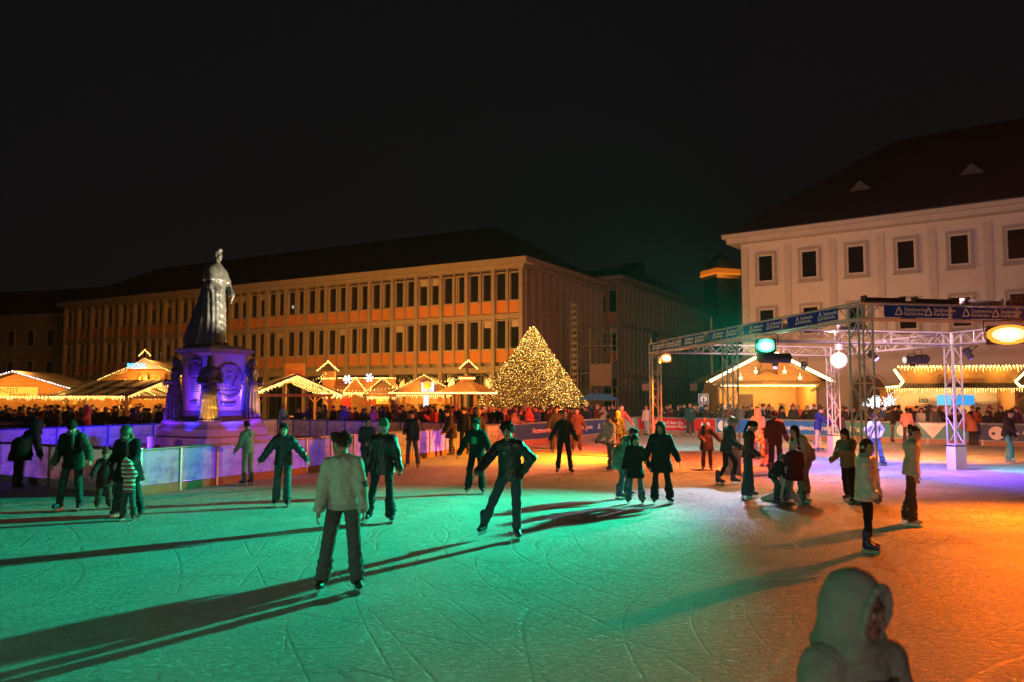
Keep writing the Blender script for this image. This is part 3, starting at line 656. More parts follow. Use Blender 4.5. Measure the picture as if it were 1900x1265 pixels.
# dark light bars lying on the beams
def lbar(label, a, b, t, L=.95, z=TH + .09):
    d = (b - a).normalized(); p = a + d * t; E = thing('light_bar', label, 'stage light', (p.x, p.y, z), math.atan2(d.y, d.x), 'light bars on top of the truss')
    MB().tube((-L / 2, 0, 0), (L / 2, 0, 0), .058, 12).build('tube', black, E)
    for x in (-L / 2 + .02, L / 2 - .02): MB().box(x - .02, x + .02, -.08, .08, -.088, .09).build('bracket', black, E)
    MB().tube((L / 2, .02, -.03), (L / 2 + .14, .0, -.08), .012, 5).build('cable', black, E)
for t, lab in ((.55, 'black light bar on top of the truss corner'), (1.75, 'black light bar on the front beam, middle one'), (2.95, 'black light bar on the front beam above the orange lamp'), (4.1, 'black light bar on the front beam at the picture edge')): lbar(lab, TN, TRN, t)
for q, tg, w_ in ((TN + w_dir * 2.4, (27, 44, 8.5), 5200), (TM + w_dir * 3.2, (19, 53, 9), 5200)): light('wall_wash', 'SPOT', (q.x, q.y, TH + .25), (1, .53, .53), w_ * .92, tg, .2, 100, 1.)
for t, lab in ((2.2, 'black light bar on the cross beam behind the corner post'), (4.0, 'black light bar on the cross beam near the right post')): lbar(lab, TM, TRM, t, .9)
b_ = TF + Vector((0, 0, TH + .0))
E = thing('moving_head', 'small moving head lamp on top of the far truss corner', 'stage light', b_)
MB().box(-.14, .14, -.1, .1, .02, .12).build('base', black, E); MB().lathe([(.06, .12), (.1, .2), (.1, .34), (.05, .38)], n=10).build('head', black, E); MB().box(-.13, -.1, -.04, .04, .12, .3).box(.1, .13, -.04, .04, .12, .3).build('yoke', black, E)
# ================================================================== implicit-surface kit (round cones, ellipsoids -> surface nets)
def rx(a): c, s = math.cos(R(a)), math.sin(R(a)); return np.array([[1, 0, 0], [0, c, -s], [0, s, c]])
def ry(a): c, s = math.cos(R(a)), math.sin(R(a)); return np.array([[c, 0, s], [0, 1, 0], [-s, 0, c]])
def rz_(a): c, s = math.cos(R(a)), math.sin(R(a)); return np.array([[c, -s, 0], [s, c, 0], [0, 0, 1]])
I3 = np.eye(3)
class SDF:
    def __init__(s): s.p = []
    def cap(s, a, b, ra, rb=None, k=.03, ys=1., rot=None, op='add'):
        s.p.append(('cap', np.array(a, float), np.array(b, float), ra, ra if rb is None else rb, k, ys, I3 if rot is None else rot, op)); return s
    def ell(s, c, r, k=.03, rot=None, op='add'):
        s.p.append(('ell', np.array(c, float), np.array(r, float), 0, 0, k, 1., I3 if rot is None else rot, op)); return s
    def cut(s, n, d, k=.01): s.p.append(('cut', np.array(n, float), d, 0, 0, k, 1., I3, 'sub')); return s
    def fn(s, f): s.p.append(('fn', f, 0, 0, 0, 0, 0, I3, 'fn')); return s
    def mesh(s, vox):
        lo = np.full(3, 1e9); hi = -lo
        for p in s.p:
            if p[8] != 'add': continue
            if p[0] == 'cap':
                r = max(p[3], p[4]) * max(1, p[6])
                for q in (p[1], p[2]): lo = np.minimum(lo, q - r); hi = np.maximum(hi, q + r)
            else: r = p[2].max(); lo = np.minimum(lo, p[1] - r); hi = np.maximum(hi, p[1] + r)
        lo = lo - 3.2 * vox; hi = hi + 3.2 * vox
        n = np.ceil((hi - lo) / vox).astype(int) + 1
        ax = [(lo[i] + vox * np.arange(n[i])).astype(np.float32) for i in range(3)]
        D = np.full(n, .3, np.float32)
        for t, a, b, ra, rb, k, ys, rot, op in s.p:
            if t in ('cut', 'fn'): sl = (slice(None),) * 3
            else:
                if t == 'cap': r = max(ra, rb) * max(1, ys); l2, h2 = np.minimum(a, b) - r, np.maximum(a, b) + r
                else: r = b.max(); l2, h2 = a - r, a + r
                mg = k + 2.5 * vox
                i0 = np.clip(((l2 - mg - lo) / vox).astype(int), 0, n - 1); i1 = np.clip(((h2 + mg - lo) / vox).astype(int) + 2, 1, n)
                sl = tuple(slice(i0[i], i1[i]) for i in range(3))
            X, Y, Z = ax[0][sl[0]][:, None, None], ax[1][sl[1]][None, :, None], ax[2][sl[2]][None, None, :]
            if t == 'fn':
                D += a(X, Y, Z).astype(np.float32); continue
            if t == 'cut': d = a[0] * X + a[1] * Y + a[2] * Z - b
            else:
                px, py, pz = X - a[0], Y - a[1], Z - a[2]
                iso = (rot is I3)
                def loc(x, y, z): return (x, y, z) if iso else tuple(rot[0, i] * x + rot[1, i] * y + rot[2, i] * z for i in range(3))
                qx, qy, qz = loc(px, py, pz)
                if t == 'ell':
                    d = (np.sqrt((qx / b[0]) ** 2 + (qy / b[1]) ** 2 + (qz / b[2]) ** 2) - 1) * (b.min() * .5 + b.mean() * .5)
                else:
                    ba = rot.T @ (b - a); bl = ba @ ba + 1e-9
                    t_ = np.clip((qx * ba[0] + qy * ba[1] + qz * ba[2]) / bl, 0, 1)
                    d = np.sqrt((qx - t_ * ba[0]) ** 2 + ((qy - t_ * ba[1]) / ys) ** 2 + (qz - t_ * ba[2]) ** 2) - (ra + (rb - ra) * t_)
                    if ys < 1: d = d * (.5 + .5 * ys)
            A = D[sl]
            if op == 'add':
                h = np.maximum(k - np.abs(A - d), 0) / max(k, 1e-6); D[sl] = np.minimum(A, d) - h * h * k * .25
            else:
                d = -d if t != 'cut' else d
                h = np.maximum(k - np.abs(A - d), 0) / max(k, 1e-6); D[sl] = np.maximum(A, d) + h * h * k * .25
        D[0] = D[-1] = .2; D[:, 0] = D[:, -1] = .2; D[:, :, 0] = D[:, :, -1] = .2
        return nets(D, lo, vox)
def nets(D, lo, vox):
    S_ = D < 0; n = np.array(D.shape)
    cnt = np.zeros(n - 1, np.int8)
    for i in (0, 1):
        for j in (0, 1):
            for k in (0, 1): cnt += S_[i:n[0] - 1 + i, j:n[1] - 1 + j, k:n[2] - 1 + k]
    act = np.argwhere((cnt > 0) & (cnt < 8))
    idx = np.full(n - 1, -1, np.int32); idx[act[:, 0], act[:, 1], act[:, 2]] = np.arange(len(act))
    acc = np.zeros((len(act), 3), np.float32); c = np.zeros(len(act), np.float32)
    co = [(i, j, k) for i in (0, 1) for j in (0, 1) for k in (0, 1)]
    for a in co:
        for ax_ in range(3):
            if a[ax_]: continue
            b = list(a); b[ax_] = 1
            d0 = D[act[:, 0] + a[0], act[:, 1] + a[1], act[:, 2] + a[2]]; d1 = D[act[:, 0] + b[0], act[:, 1] + b[1], act[:, 2] + b[2]]
            x = (d0 < 0) != (d1 < 0); t = np.where(x, d0 / np.where(x, d0 - d1, 1), 0)
            p = np.array(a, np.float32)[None] + 0 * acc; p[:, ax_] += t
            acc += p * x[:, None]; c += x
    vs = lo + vox * (act + acc / np.maximum(c, 1)[:, None])
    quads = []
    for ax_ in range(3):
        o = [0, 0, 0]; o[ax_] = 1
        s0 = S_[:n[0] - o[0], :n[1] - o[1], :n[2] - o[2]]; s1 = S_[o[0]:, o[1]:, o[2]:]
        e = np.argwhere(s0 != s1); u_, v_ = (ax_ + 1) % 3, (ax_ + 2) % 3
        ok = (e[:, u_] > 0) & (e[:, v_] > 0) & (e[:, u_] < n[u_] - 1) & (e[:, v_] < n[v_] - 1); e = e[ok]
        def cell(du, dv):
            q = e.copy(); q[:, u_] -= du; q[:, v_] -= dv; return idx[q[:, 0], q[:, 1], q[:, 2]]
        q = np.stack([cell(1, 1), cell(0, 1), cell(0, 0), cell(1, 0)], 1)
        fl = ~s0[e[:, 0], e[:, 1], e[:, 2]]; q[fl] = q[fl][:, ::-1]
        quads.append(q)
    return vs.astype(np.float32), np.concatenate(quads)
def npmesh(name, vs, qs, m=None, colr=None):
    me = bpy.data.meshes.new(name); nv, nq = len(vs), len(qs)
    me.vertices.add(nv); me.vertices.foreach_set('co', np.ascontiguousarray(vs, np.float32).ravel())
    me.loops.add(nq * 4); me.loops.foreach_set('vertex_index', np.ascontiguousarray(qs, np.int32).ravel())
    me.polygons.add(nq); me.polygons.foreach_set('loop_start', np.arange(0, nq * 4, 4, dtype=np.int32))
    try: me.polygons.foreach_set('loop_total', np.full(nq, 4, np.int32))
    except Exception: pass
    me.polygons.foreach_set('use_smooth', np.ones(nq, bool)); me.update(calc_edges=True); me.validate()
    if m: me.materials.append(m)
    if colr is not None:
        a = me.color_attributes.new('Col', 'FLOAT_COLOR', 'POINT')
        a.data.foreach_set('color', np.concatenate([colr, np.ones((nv, 1))], 1).astype(np.float32).ravel())
    return me
def wob(amp, f, seed=0):
    r = np.random.default_rng(seed); K = r.normal(size=(4, 3)); K /= np.linalg.norm(K, axis=1)[:, None]; ph = r.uniform(0, 6, 4); fr = f * np.array([1, 1.4, .7, 1.9])
    def g(X, Y, Z):
        o = 0
        for k in range(4): o = o + np.sin(fr[k] * (K[k, 0] * X + K[k, 1] * Y + K[k, 2] * Z) + ph[k] + 1.3 * np.sin(fr[k] * .45 * (K[k, 1] * X + K[k, 2] * Y + K[k, 0] * Z)))
        return o * amp / 2.2
    return g

# ================================================================== heads, hair, hands, skates (each in its own frame, cached)
def head_sdf():
    s = SDF()
    s.ell((0, .014, .035), (.074, .094, .083)).ell((0, -.02, -.04), (.058, .068, .072), .035).ell((0, -.062, -.092), (.026, .024, .02), .03)
    s.cap((0, .012, -.05), (0, .03, -.19), .054, .062, .03)
    s.cap((-.034, -.080, .024), (.034, -.080, .024), .012, .012, .018)
    for q in (-1, 1):
        s.ell((q * .031, -.099, .006), (.017, .016, .013), .012, op='sub'); s.ell((q * .031, -.079, .005), (.0135, .0135, .0115), .004)
        s.ell((q * .041, -.064, -.026), (.022, .022, .02), .02); s.ell((q * .077, .012, -.002), (.011, .02, .031), .008)
    s.cap((0, -.088, .012), (0, -.108, -.026), .008, .0125, .012).ell((-.011, -.098, -.031), (.008, .009, .007), .006).ell((.011, -.098, -.031), (.008, .009, .007), .006)
    s.cap((-.019, -.082, -.054), (.019, -.082, -.054), .0075, .0075, .008).cap((-.016, -.082, -.066), (.016, -.082, -.066), .0085, .0085, .008)
    return s
HC = {}
def head(vox):
    if vox not in HC:
        v, q = head_sdf().mesh(vox); HC[vox] = (v, q)
    return HC[vox]
def head_col(v, skin, hairc):
    c = np.tile(np.array(skin, float), (len(v), 1)); x, y, z = np.abs(v[:, 0]), v[:, 1], v[:, 2]
    c[(z > -.073) & (z < -.047) & (x < .026) & (y < -.078)] = np.array(skin) * (.72, .42, .45)
    c[(np.abs(z - .028) < .007) & (x > .012) & (x < .05) & (y < -.06)] = np.array(hairc) * .8 + np.array(skin) * .15
    e = ((x - .031) ** 2 + (z - .005) ** 2 < .0125 ** 2) & (y < -.07); c[e] = (.10, .08, .07)
    w = e & (np.abs(x - .031) > .006); c[w] = (.35, .32, .30)
    ck = ((x - .045) ** 2 + (z + .03) ** 2 < .02 ** 2) & (y < -.03); c[ck] *= (1.08, .86, .84)
    return c
def hair(style, vox, seed=0):
    key = ('hair', style, vox, seed)
    if key in HC: return HC[key]
    s = SDF()
    if style in ('short', 'curly', 'bob', 'long', 'pony', 'bun', 'buzz'):
        g = {'curly': .016, 'buzz': -.004, 'bob': .010, 'long': .008}.get(style, .006)
        s.ell((0, .022, .042), (.080 + g, .098 + g, .088 + g))
        if style in ('curly', 'short'): s.cap((-.045, -.055, .105), (.045, -.062, .102), .026 + g * .5, .024 + g * .5, .03)
        s.ell((0, -.105, -.045), (.078, .075, .105), .02, op='sub')
        if style not in ('long', 'bob'):
            s.ell((.09, -.02, -.05), (.05, .06, .06), .02, op='sub'); s.ell((-.09, -.02, -.05), (.05, .06, .06), .02, op='sub'); s.cut((0, 0, -1), .062)
        if style in ('long', 'bob'):
            L = -.30 if style == 'long' else -.12
            for q in (-1, 1): s.cap((q * .074, .018, .03), (q * .092, .0, L), .028, .034, .03)
            s.cap((0, .075, .0), (0, .095, L - .04), .062, .075, .05, ys=.6)
        if style == 'pony': s.ell((0, .12, .05), (.04, .035, .04), .02).cap((0, .13, .03), (0, .14, -.2), .035, .02, .02)
        if style == 'bun': s.ell((0, .09, .12), (.045, .045, .04), .02)
        s.fn(wob(.010 if style == 'curly' else .006, 95 if style == 'curly' else 130, seed))
        if style in ('curly',): s.fn(wob(.012, 50, seed + 5))
    elif style in ('beanie', 'pompom', 'cap', 'helmet', 'headband'):
        if style == 'helmet':
            s.ell((0, .015, .045), (.102, .122, .108)); s.cut((0, 0, -1), .012)
            for q in (-.035, .035): s.ell((q, .02, .15), (.012, .08, .02), .006, op='sub')
        elif style == 'headband':
            s.ell((0, .022, .042), (.086, .104, .092)); s.cut((0, 0, 1), .075); s.cut((0, 0, -1), -.005); s.ell((.085, .02, .0), (.03, .035, .04), .01).ell((-.085, .02, .0), (.03, .035, .04), .01)
        else:
            s.ell((0, .018, .052), (.086, .105, .100)); s.cut((0, 0, -1), -.018 if style != 'cap' else -.03)
            if style != 'cap':
                for k in range(20):
                    t0, t1 = 2 * math.pi * k / 20, 2 * math.pi * (k + 1) / 20
                    s.cap((.083 * math.cos(t0), .014 + .101 * math.sin(t0), .035), (.083 * math.cos(t1), .014 + .101 * math.sin(t1), .035), .016, .016, .01)
                s.ell((0, -.085, .0), (.07, .03, .02), .01, op='sub')
            else: s.cap((-.04, -.11, .04), (.04, -.11, .04), .02, .02, .02, ys=2.2).cut((0, 0, 1), .2)
            if style == 'pompom': s.ell((0, .02, .175), (.04, .04, .04), .01)
        s.fn(wob(.003, 160, seed))
    elif style == 'hood':
        s.ell((0, .03, .015), (.118, .138, .150)).cap((0, .05, -.08), (0, .06, -.17), .115, .14, .06)
        s.cap((-.07, -.03, -.14), (.07, -.03, -.14), .06, .06, .05)
        s.ell((0, -.125, .0), (.082, .122, .118), .02, op='sub').ell((0, .0, .012), (.080, .098, .108), .015, op='sub')
        for k in range(16):
            t0, t1 = 2 * math.pi * k / 16, 2 * math.pi * (k + 1) / 16
            P_ = lambda t: (.084 * math.sin(t), -.074 - .018 * math.cos(t), .0 + .122 * math.cos(t))
            s.cap(P_(t0), P_(t1), .015, .015, .014)
        s.fn(wob(.0042, 36, seed))
    v, q = s.mesh(vox); HC[key] = (v, q); return HC[key]
def hand(kind, vox):
    """frame: wrist at origin, fingers along -z, palm faces -y... thumb on +x"""
    key = ('hand', kind, vox)
    if key in HC: return HC[key]
    s = SDF(); s.cap((0, 0, .05), (0, 0, 0), .026, .024, .01).cap((-.018, 0, -.03), (-.018, 0, -.075), .019, .017, .02, ys=.75).cap((.016, 0, -.03), (.02, 0, -.072), .02, .017, .02, ys=.75)
    curl = {'relaxed': 22, 'fist': 80, 'flat': 6}[kind]
    for i, (x, L) in enumerate(((-.033, .06), (-.012, .074), (.010, .078), (.031, .07))):
        p = np.array((x, 0, -.078)); a = curl * .6
        for f in (.45, .32, .26):
            d = np.array((0, -math.sin(R(a)), -math.cos(R(a)))); q_ = p + d * L * f * 1.05
            s.cap(p, q_, .0092, .0082, .003); p = q_; a += curl
    p = np.array((.03, -.005, -.02)); q_ = p + (.028, -.012, -.03); s.cap(p, q_, .015, .011, .012); s.cap(q_, q_ + (.006, -.012, -.032), .0105, .009, .004)
    HC[key] = s.mesh(vox); return HC[key]
def skate_boot(vox):
    key = ('boot', vox)
    if key in HC: return HC[key]
    s = SDF(); s.cap((0, .035, .0), (0, .02, .17), .05, .062, .03).cap((0, .045, -.035), (0, -.13, -.045), .045, .040, .03).cap((0, .0, .01), (0, -.06, -.02), .045, .035, .04)
    s.cut((0, 0, -1), .078); s.fn(wob(.002, 120)); HC[key] = s.mesh(vox); return HC[key]
BLADE = None
def blade_mesh():
    global BLADE
    if BLADE is None:
        m = MB(); m.box(-.016, .016, .02, .075, -.105, -.0785).box(-.016, .016, -.125, -.06, -.105, -.0785)
        m.add([(x, y, z) for x in (-.003, .003) for y, z in ((.10, -.14), (.11, -.105), (-.165, -.105), (-.175, -.125), (-.15, -.14))], [(0, 1, 2, 3, 4), (9, 8, 7, 6, 5), (0, 5, 6, 1), (1, 6, 7, 2), (2, 7, 8, 3), (3, 8, 9, 4), (4, 9, 5, 0)])
        BLADE = m.mesh('blade', mat('blade_steel', (.6, .6, .62), .25, .9))
    return BLADE

# ================================================================== person builder
SK = (.40, .25, .18)
def arm(pitch=5, abd=8, elbow=12, twist=0): return (pitch, abd, elbow, twist)
def leg(pitch=2, abd=4, knee=6, toe=8, fp=0): return (pitch, abd, knee, toe, fp)
def build_person(H=1.75, lean=4, side=0, legs=None, arms=None, headrot=(0, 5, 0), ptw=0, top=('jacket', 0), hem=.02, bottom='jeans',
                 hairs='short', shoes='skate', gloves=False, vox=.018, hvox=.0085, hoodback=True, seed=0, scarf=False, build=1., hands='relaxed', hat=None):
    """returns list of (part, parent index or None, verts, quads, role) in person frame: faces -y, origin between the feet"""
    s = H / 1.75; L_, R_ = (legs or (leg(), leg())); aL, aR = (arms or (arm(), arm()))
    kid = H < 1.45; hs = s * (1.0 if not kid else 1.0 + (1.45 - H) * .55)
    Rp = rz_(ptw); Rt = Rp @ ry(side) @ rx(lean)
    J = {}; pel = np.zeros(3); feet = []
    lift = .14 if shoes == 'skate' else .085
    for sd, lg in ((1, L_), (-1, R_)):
        hp = pel + Rp @ np.array((sd * .085 * s, 0, 0)); Rh_ = Rp @ ry(-lg[1] * sd) @ rx(-lg[0])
        kn = hp + Rh_ @ np.array((0, 0, -.425 * s)); Rk = Rh_ @ rx(lg[2]); an = kn + Rk @ np.array((0, 0, -.42 * s))
        Rf = Rp @ rz_(sd * lg[3]) @ rx(lg[4])
        feet.append((an, Rf, Rk)); J[sd] = (hp, kn, an)
    zmin = min(f[0][2] - lift * s for f in feet); c = (feet[0][0] + feet[1][0]) / 2
    off = np.array((-c[0], -c[1], -zmin)); pel = pel + off; J = {k: tuple(p + off for p in v) for k, v in J.items()}; feet = [(a + off, b, k) for a, b, k in feet]
    b0 = pel + np.array((0, 0, .04 * s)); T = lambda x, y, z: b0 + Rt @ (np.array((x, y, z)) * s)
    nb = T(0, .01, .455); Rh = Rt @ rz_(headrot[0]) @ rx(headrot[1] - lean * .5) @ ry(headrot[2]); hc = nb + Rt @ np.array((0, -.015 * s, .055 * s)) + Rh @ np.array((0, -.012, .105)) * hs
    AR = {}
    for sd, am in ((1, aL), (-1, aR)):
        sh = T(sd * .158 * build, .0, .385); Ra = Rt @ ry(-am[1] * sd) @ rx(-am[0]); el = sh + Ra @ np.array((0, 0, -.275 * s)); Rf_ = Ra @ rz_(am[3] * sd) @ rx(-am[2]); wr = el + Rf_ @ np.array((0, 0, -.235 * s)); AR[sd] = (sh, el, wr, Rf_)
    out = []
    # --- body (one mesh: trunk and limbs, with finer head and hands)
    B = SDF()
    B.cap(T(0, 0, .02), T(0, 0, .34), .125 * s, .135 * s, .05, .62, Rt).cap(T(-.12, 0, .40), T(.12, 0, .40), .05 * s, .05 * s, .05).cap(T(0, .01, .40), T(0, .005, .50), .05 * s, .05 * s, .04)
    for sd in (1, -1):
        hp, kn, an = J[sd]; B.cap(hp, kn, .075 * s, .05 * s, .03).cap(kn, an, .05 * s, .035 * s, .02)
        sh, el, wr, Rf_ = AR[sd]; B.cap(sh, el, .044 * s, .036 * s, .03).cap(el, wr, .036 * s, .025 * s, .01)
    v, q = B.mesh(max(vox, .02)); hv, hq = head(hvox); allv = [v, hv * hs @ Rh.T + hc]; allq = [q, hq + len(v)]; n0 = len(v) + len(hv)
    for sd in (1, -1):
        sh, el, wr, Rf_ = AR[sd]; gv, gq = hand(hands if isinstance(hands, str) else hands[0 if sd == 1 else 1], max(.006, hvox * .85)); gv = gv.copy(); gl = 1.12 if gloves else 1.
        # palms face the thighs, thumbs forward
        Mh = Rf_ @ np.array([[0, sd, 0], [-1, 0, 0], [0, 0, 1.]])
        if sd < 0: gq = gq[:, ::-1] if np.linalg.det(Mh) < 0 else gq
        elif np.linalg.det(Mh) < 0: gq = gq[:, ::-1]
        allv.append(gv * s * .95 * gl @ Mh.T + wr); allq.append(gq + n0); n0 += len(gv)
    out.append(['body', np.concatenate(allv), np.concatenate(allq), 'skin', len(v), len(hv), hv])
    # --- trousers
    TQ = SDF(); w = {'jeans': (.088, .068, .066, .060), 'wide': (.090, .073, .072, .078), 'slim': (.082, .060, .055, .046), 'flare': (.084, .062, .062, .088), 'snow': (.10, .085, .085, .085)}[bottom]
    TQ.cap(pel + np.array((-.055 * s, 0, .02 * s)), pel + np.array((.055 * s, 0, .02 * s)), .105 * s, .105 * s, .04, .95)
    for sd in (1, -1):
        hp, kn, an = J[sd]; lo_ = an + (kn - an) * (.02 if bottom in ('wide', 'flare') else (.30 if shoes == 'skate' and bottom == 'slim' else .10))
        TQ.cap(hp, kn, w[0] * s, w[1] * s, .025).cap(kn, lo_, w[2] * s, w[3] * s, .025)
        if bottom in ('jeans', 'wide', 'flare', 'snow'):
            d = (lo_ - kn)
            for f in (.5, .66, .8, .92): TQ.ell(kn + d * f + np.array((random.uniform(-.01, .01), random.uniform(-.01, .01), 0)), (w[3] * .98 * s, w[3] * 1.0 * s, .03 * s), .03, rot=rx(random.uniform(-25, 25)) @ ry(random.uniform(-25, 25)))
    TQ.cut((0, 0, -1), -(.085 if bottom in ('wide', 'flare') else .11) * s * (1 if shoes == 'skate' else .5), .012)
    TQ.fn(wob(.0045 * s, 42, seed)); TQ.fn(wob(.003 * s, 90, seed + 3)); out.append(['trousers', *TQ.mesh(vox), 'bottom'])
    # --- top
    kind, puff = top; g = .018 + puff; K = SDF(); hemz = hem
    K.cap(T(0, .0, .06), T(0, 0, .33), (.128 + g) * s * build, (.145 + g) * s * build, .05, .70, Rt)
    K.cap(T(0, 0, .06), pel + np.array((0, 0, -.02 - min(hemz, .12))) * 1.0, (.130 + g) * s * build, (.164 + g) * s, .05, .74, Rt)
    for sd in (1, -1): K.cap(T(sd * .03, .005, .425), T(sd * .135 * build, .0, .375), (.050 + g * .6) * s, (.060 + g * .8) * s, .05)
    if hemz > .12:
        kc = (J[1][1] + J[-1][1]) / 2; hc_ = pel * .35 + kc * .65 if hemz < .4 else kc * .9 + (J[1][2] + J[-1][2]) * .05; spread = np.linalg.norm((J[1][1] - J[-1][1])[:2]) * .5
        K.cap(pel + np.array((0, 0, .06 * s)), hc_ + np.array((0, 0, (.0))), (.145 + g) * s, (.10 + spread + g) * s, .06, .85); cutz = float(hc_[2] - .03)
    K.cap(T(0, .015, .40), T(0, .005, .455), (.062 + g) * s, (.060 + g * .6) * s, .03)
    for sd in (1, -1):
        sh, el, wr, Rf_ = AR[sd]; K.cap(sh, el, (.052 + g * .9) * s, (.044 + g) * s, .035).cap(el, wr + (wr - el) * .02, (.043 + g) * s, (.034 + g * .75) * s, .02)
        K.ell(wr - (wr - el) * .10, np.array((.046 + g * .8,) * 3) * s * (1, 1, .6), .012)
    if hoodback and hairs != 'hood':
        K.cap(T(-.085, .075, .435), T(.085, .075, .435), .045 * s, .045 * s, .03).cap(T(0, .11, .42), T(0, .13, .33), .055 * s, .035 * s, .04)
        K.cap(T(-.085, .05, .445), T(-.05, -.065, .425), .03 * s, .026 * s, .02).cap(T(.085, .05, .445), T(.05, -.065, .425), .03 * s, .026 * s, .02)
    if kind == 'puffer':
        ax3 = Rt[:, 2]
        K.fn(lambda X, Y, Z: .010 * s * np.abs(np.sin((ax3[0] * (X - b0[0]) + ax3[1] * (Y - b0[1]) + ax3[2] * (Z - b0[2])) * math.pi / (.085 * s))) ** .6 * -1 + .006 * s)
    K.fn(wob(.006 * s, 34, seed + 11)); K.fn(wob(.0035 * s, 80, seed + 12))
    K.ell(hc + Rh @ np.array((0, -.02, -.06)) * hs, np.array((.062, .075, .09)) * hs, .01, Rh, op='sub')
    if hemz > .12: K.cut((0, 0, -1), -cutz, .015)
    if hemz <= .12: K.cut(-Rt[:, 2] * .6 - np.array((0, 0, .4)), float((-Rt[:, 2] * .6 - np.array((0, 0, .4))) @ (pel + np.array((0, 0, -.06 - hemz)) * s)), .02)
    out.append(['jacket' if kind != 'sweater' else 'sweater', *K.mesh(vox), 'top'])
    if scarf:
        Q = SDF()
        for k in range(12):
            t0, t1 = 2 * math.pi * k / 12, 2 * math.pi * (k + 1) / 12; P_ = lambda t: T(.088 * math.cos(t), .012 + .085 * math.sin(t), .475 + .012 * math.sin(3 * t))
            Q.cap(P_(t0), P_(t1), .036 * s, .036 * s, .02)
        Q.cap(T(.03, -.10, .45), T(.045, -.155, .22), .03 * s, .03 * s, .02); Q.fn(wob(.005, 60, seed)); out.append(['scarf', *Q.mesh(vox), 'scarf'])
    for st, role in ((hairs, 'hair'), (hat, 'hat')):
        if st and st != 'none':
            v, q = hair(st, hvox * 1.15, seed % 3); out.append(['hood' if st == 'hood' else ('hair' if role == 'hair' else st if st in ('helmet', 'headband', 'cap') else 'hat'), v * hs @ Rh.T + hc, q, 'top' if st == 'hood' else role])
    for i, (an, Rf, Rk) in enumerate(feet):
        v, q = skate_boot(max(.010, vox * .7)); zz = 0
        out.append(['skate' if shoes == 'skate' else 'shoe', v * s @ Rf.T + an, q, 'shoe', (an, Rf, s)])
    return out
PSEQ = [0]
def lift(v, q, sel, d=.004):
    a, b, c, e = (v[q[:, i]] for i in range(4)); nn = np.cross(c - a, e - b); nn /= np.linalg.norm(nn, axis=1)[:, None] + 1e-9; cen = (a + b + c + e) / 4
    k = sel(cen, nn)
    if k.sum() < 2: return None
    qq = q[k]; vn = np.zeros_like(v); np.add.at(vn, qq.ravel(), np.repeat(nn[k], 4, axis=0)); u, inv = np.unique(qq.ravel(), return_inverse=True); w_ = vn[u]; w_ /= np.linalg.norm(w_, axis=1)[:, None] + 1e-9
    return v[u] + w_ * d, inv.reshape(-1, 4)
def lin(c): return tuple(c)
def person(label, pos, yaw, H=1.75, colors=None, skin=SK, topk='cloth', stripes=None, group=None, marks=(), **kw):
    """one individual with its own meshes"""
    PSEQ[0] += 1; kw.setdefault('seed', PSEQ[0]); parts = build_person(H=H, **kw); C_ = dict(top=(.03, .03, .035), bottom=(.05, .06, .09), hair=(.05, .03, .02), shoe=(.02, .025, .06), hat=(.05, .05, .05), scarf=(.3, .3, .3), glove=None); C_.update(colors or {})
    E = thing('person', label, 'person', (pos[0], pos[1], pos[2] if len(pos) > 2 else 0), R(yaw), group)
    for p in parts:
        if p[3] == 'skin':
            v = p[1]; c = np.tile(np.array(skin, float), (len(v), 1)); c[p[4]:p[4] + p[5]] = head_col(p[6], skin, C_['hair'])
            if kw.get('gloves'): c[p[4] + p[5]:] = C_['glove'] or (.02, .02, .022)
            link('body', npmesh('body', v, p[2], skinmat(), c), E)
        else:
            kind = topk if p[3] == 'top' else ('leather' if p[3] == 'shoe' or p[0] == 'helmet' else 'cloth')
            m = cloth(C_[p[3]], kind)
            if p[3] == 'top' and stripes: m = stripemat(*stripes)
            o = link(p[0], npmesh(p[0], p[1], p[2], m), E)
            if p[3] == 'top' and p[0] != 'hood':
                for nm, cc, sel in marks:
                    r_ = lift(p[1], p[2], sel)
                    if r_: link(nm, npmesh(nm, r_[0], r_[1], cloth(cc)), o)
            if p[0] == 'skate':
                an, Rf, s = p[4]; b_ = link('blade', blade_mesh(), o); M = Matrix(np.block([[Rf * s, an[:, None]], [np.zeros((1, 3)), np.ones((1, 1))]]).tolist()); b_.matrix_local = M
    return E
def stripemat(c1, c2, freq):
    m = bpy.data.materials.new('striped_knit'); n, l, b = _bsdf(m); tc = n.new('ShaderNodeTexCoord'); w = n.new('ShaderNodeTexWave'); w.bands_direction = 'Z'; w.inputs['Scale'].default_value = freq; w.inputs['Distortion'].default_value = 1.2
    r_ = n.new('ShaderNodeValToRGB'); r_.color_ramp.interpolation = 'CONSTANT'; r_.color_ramp.elements[0].color = (*c1, 1); r_.color_ramp.elements[1].color = (*c2, 1); r_.color_ramp.elements[1].position = .5
    l.new(tc.outputs['Object'], w.inputs[0]); l.new(w.outputs[0], r_.inputs[0]); l.new(r_.outputs[0], b.inputs['Base Color']); b.inputs['Roughness'].default_value = .9; return m
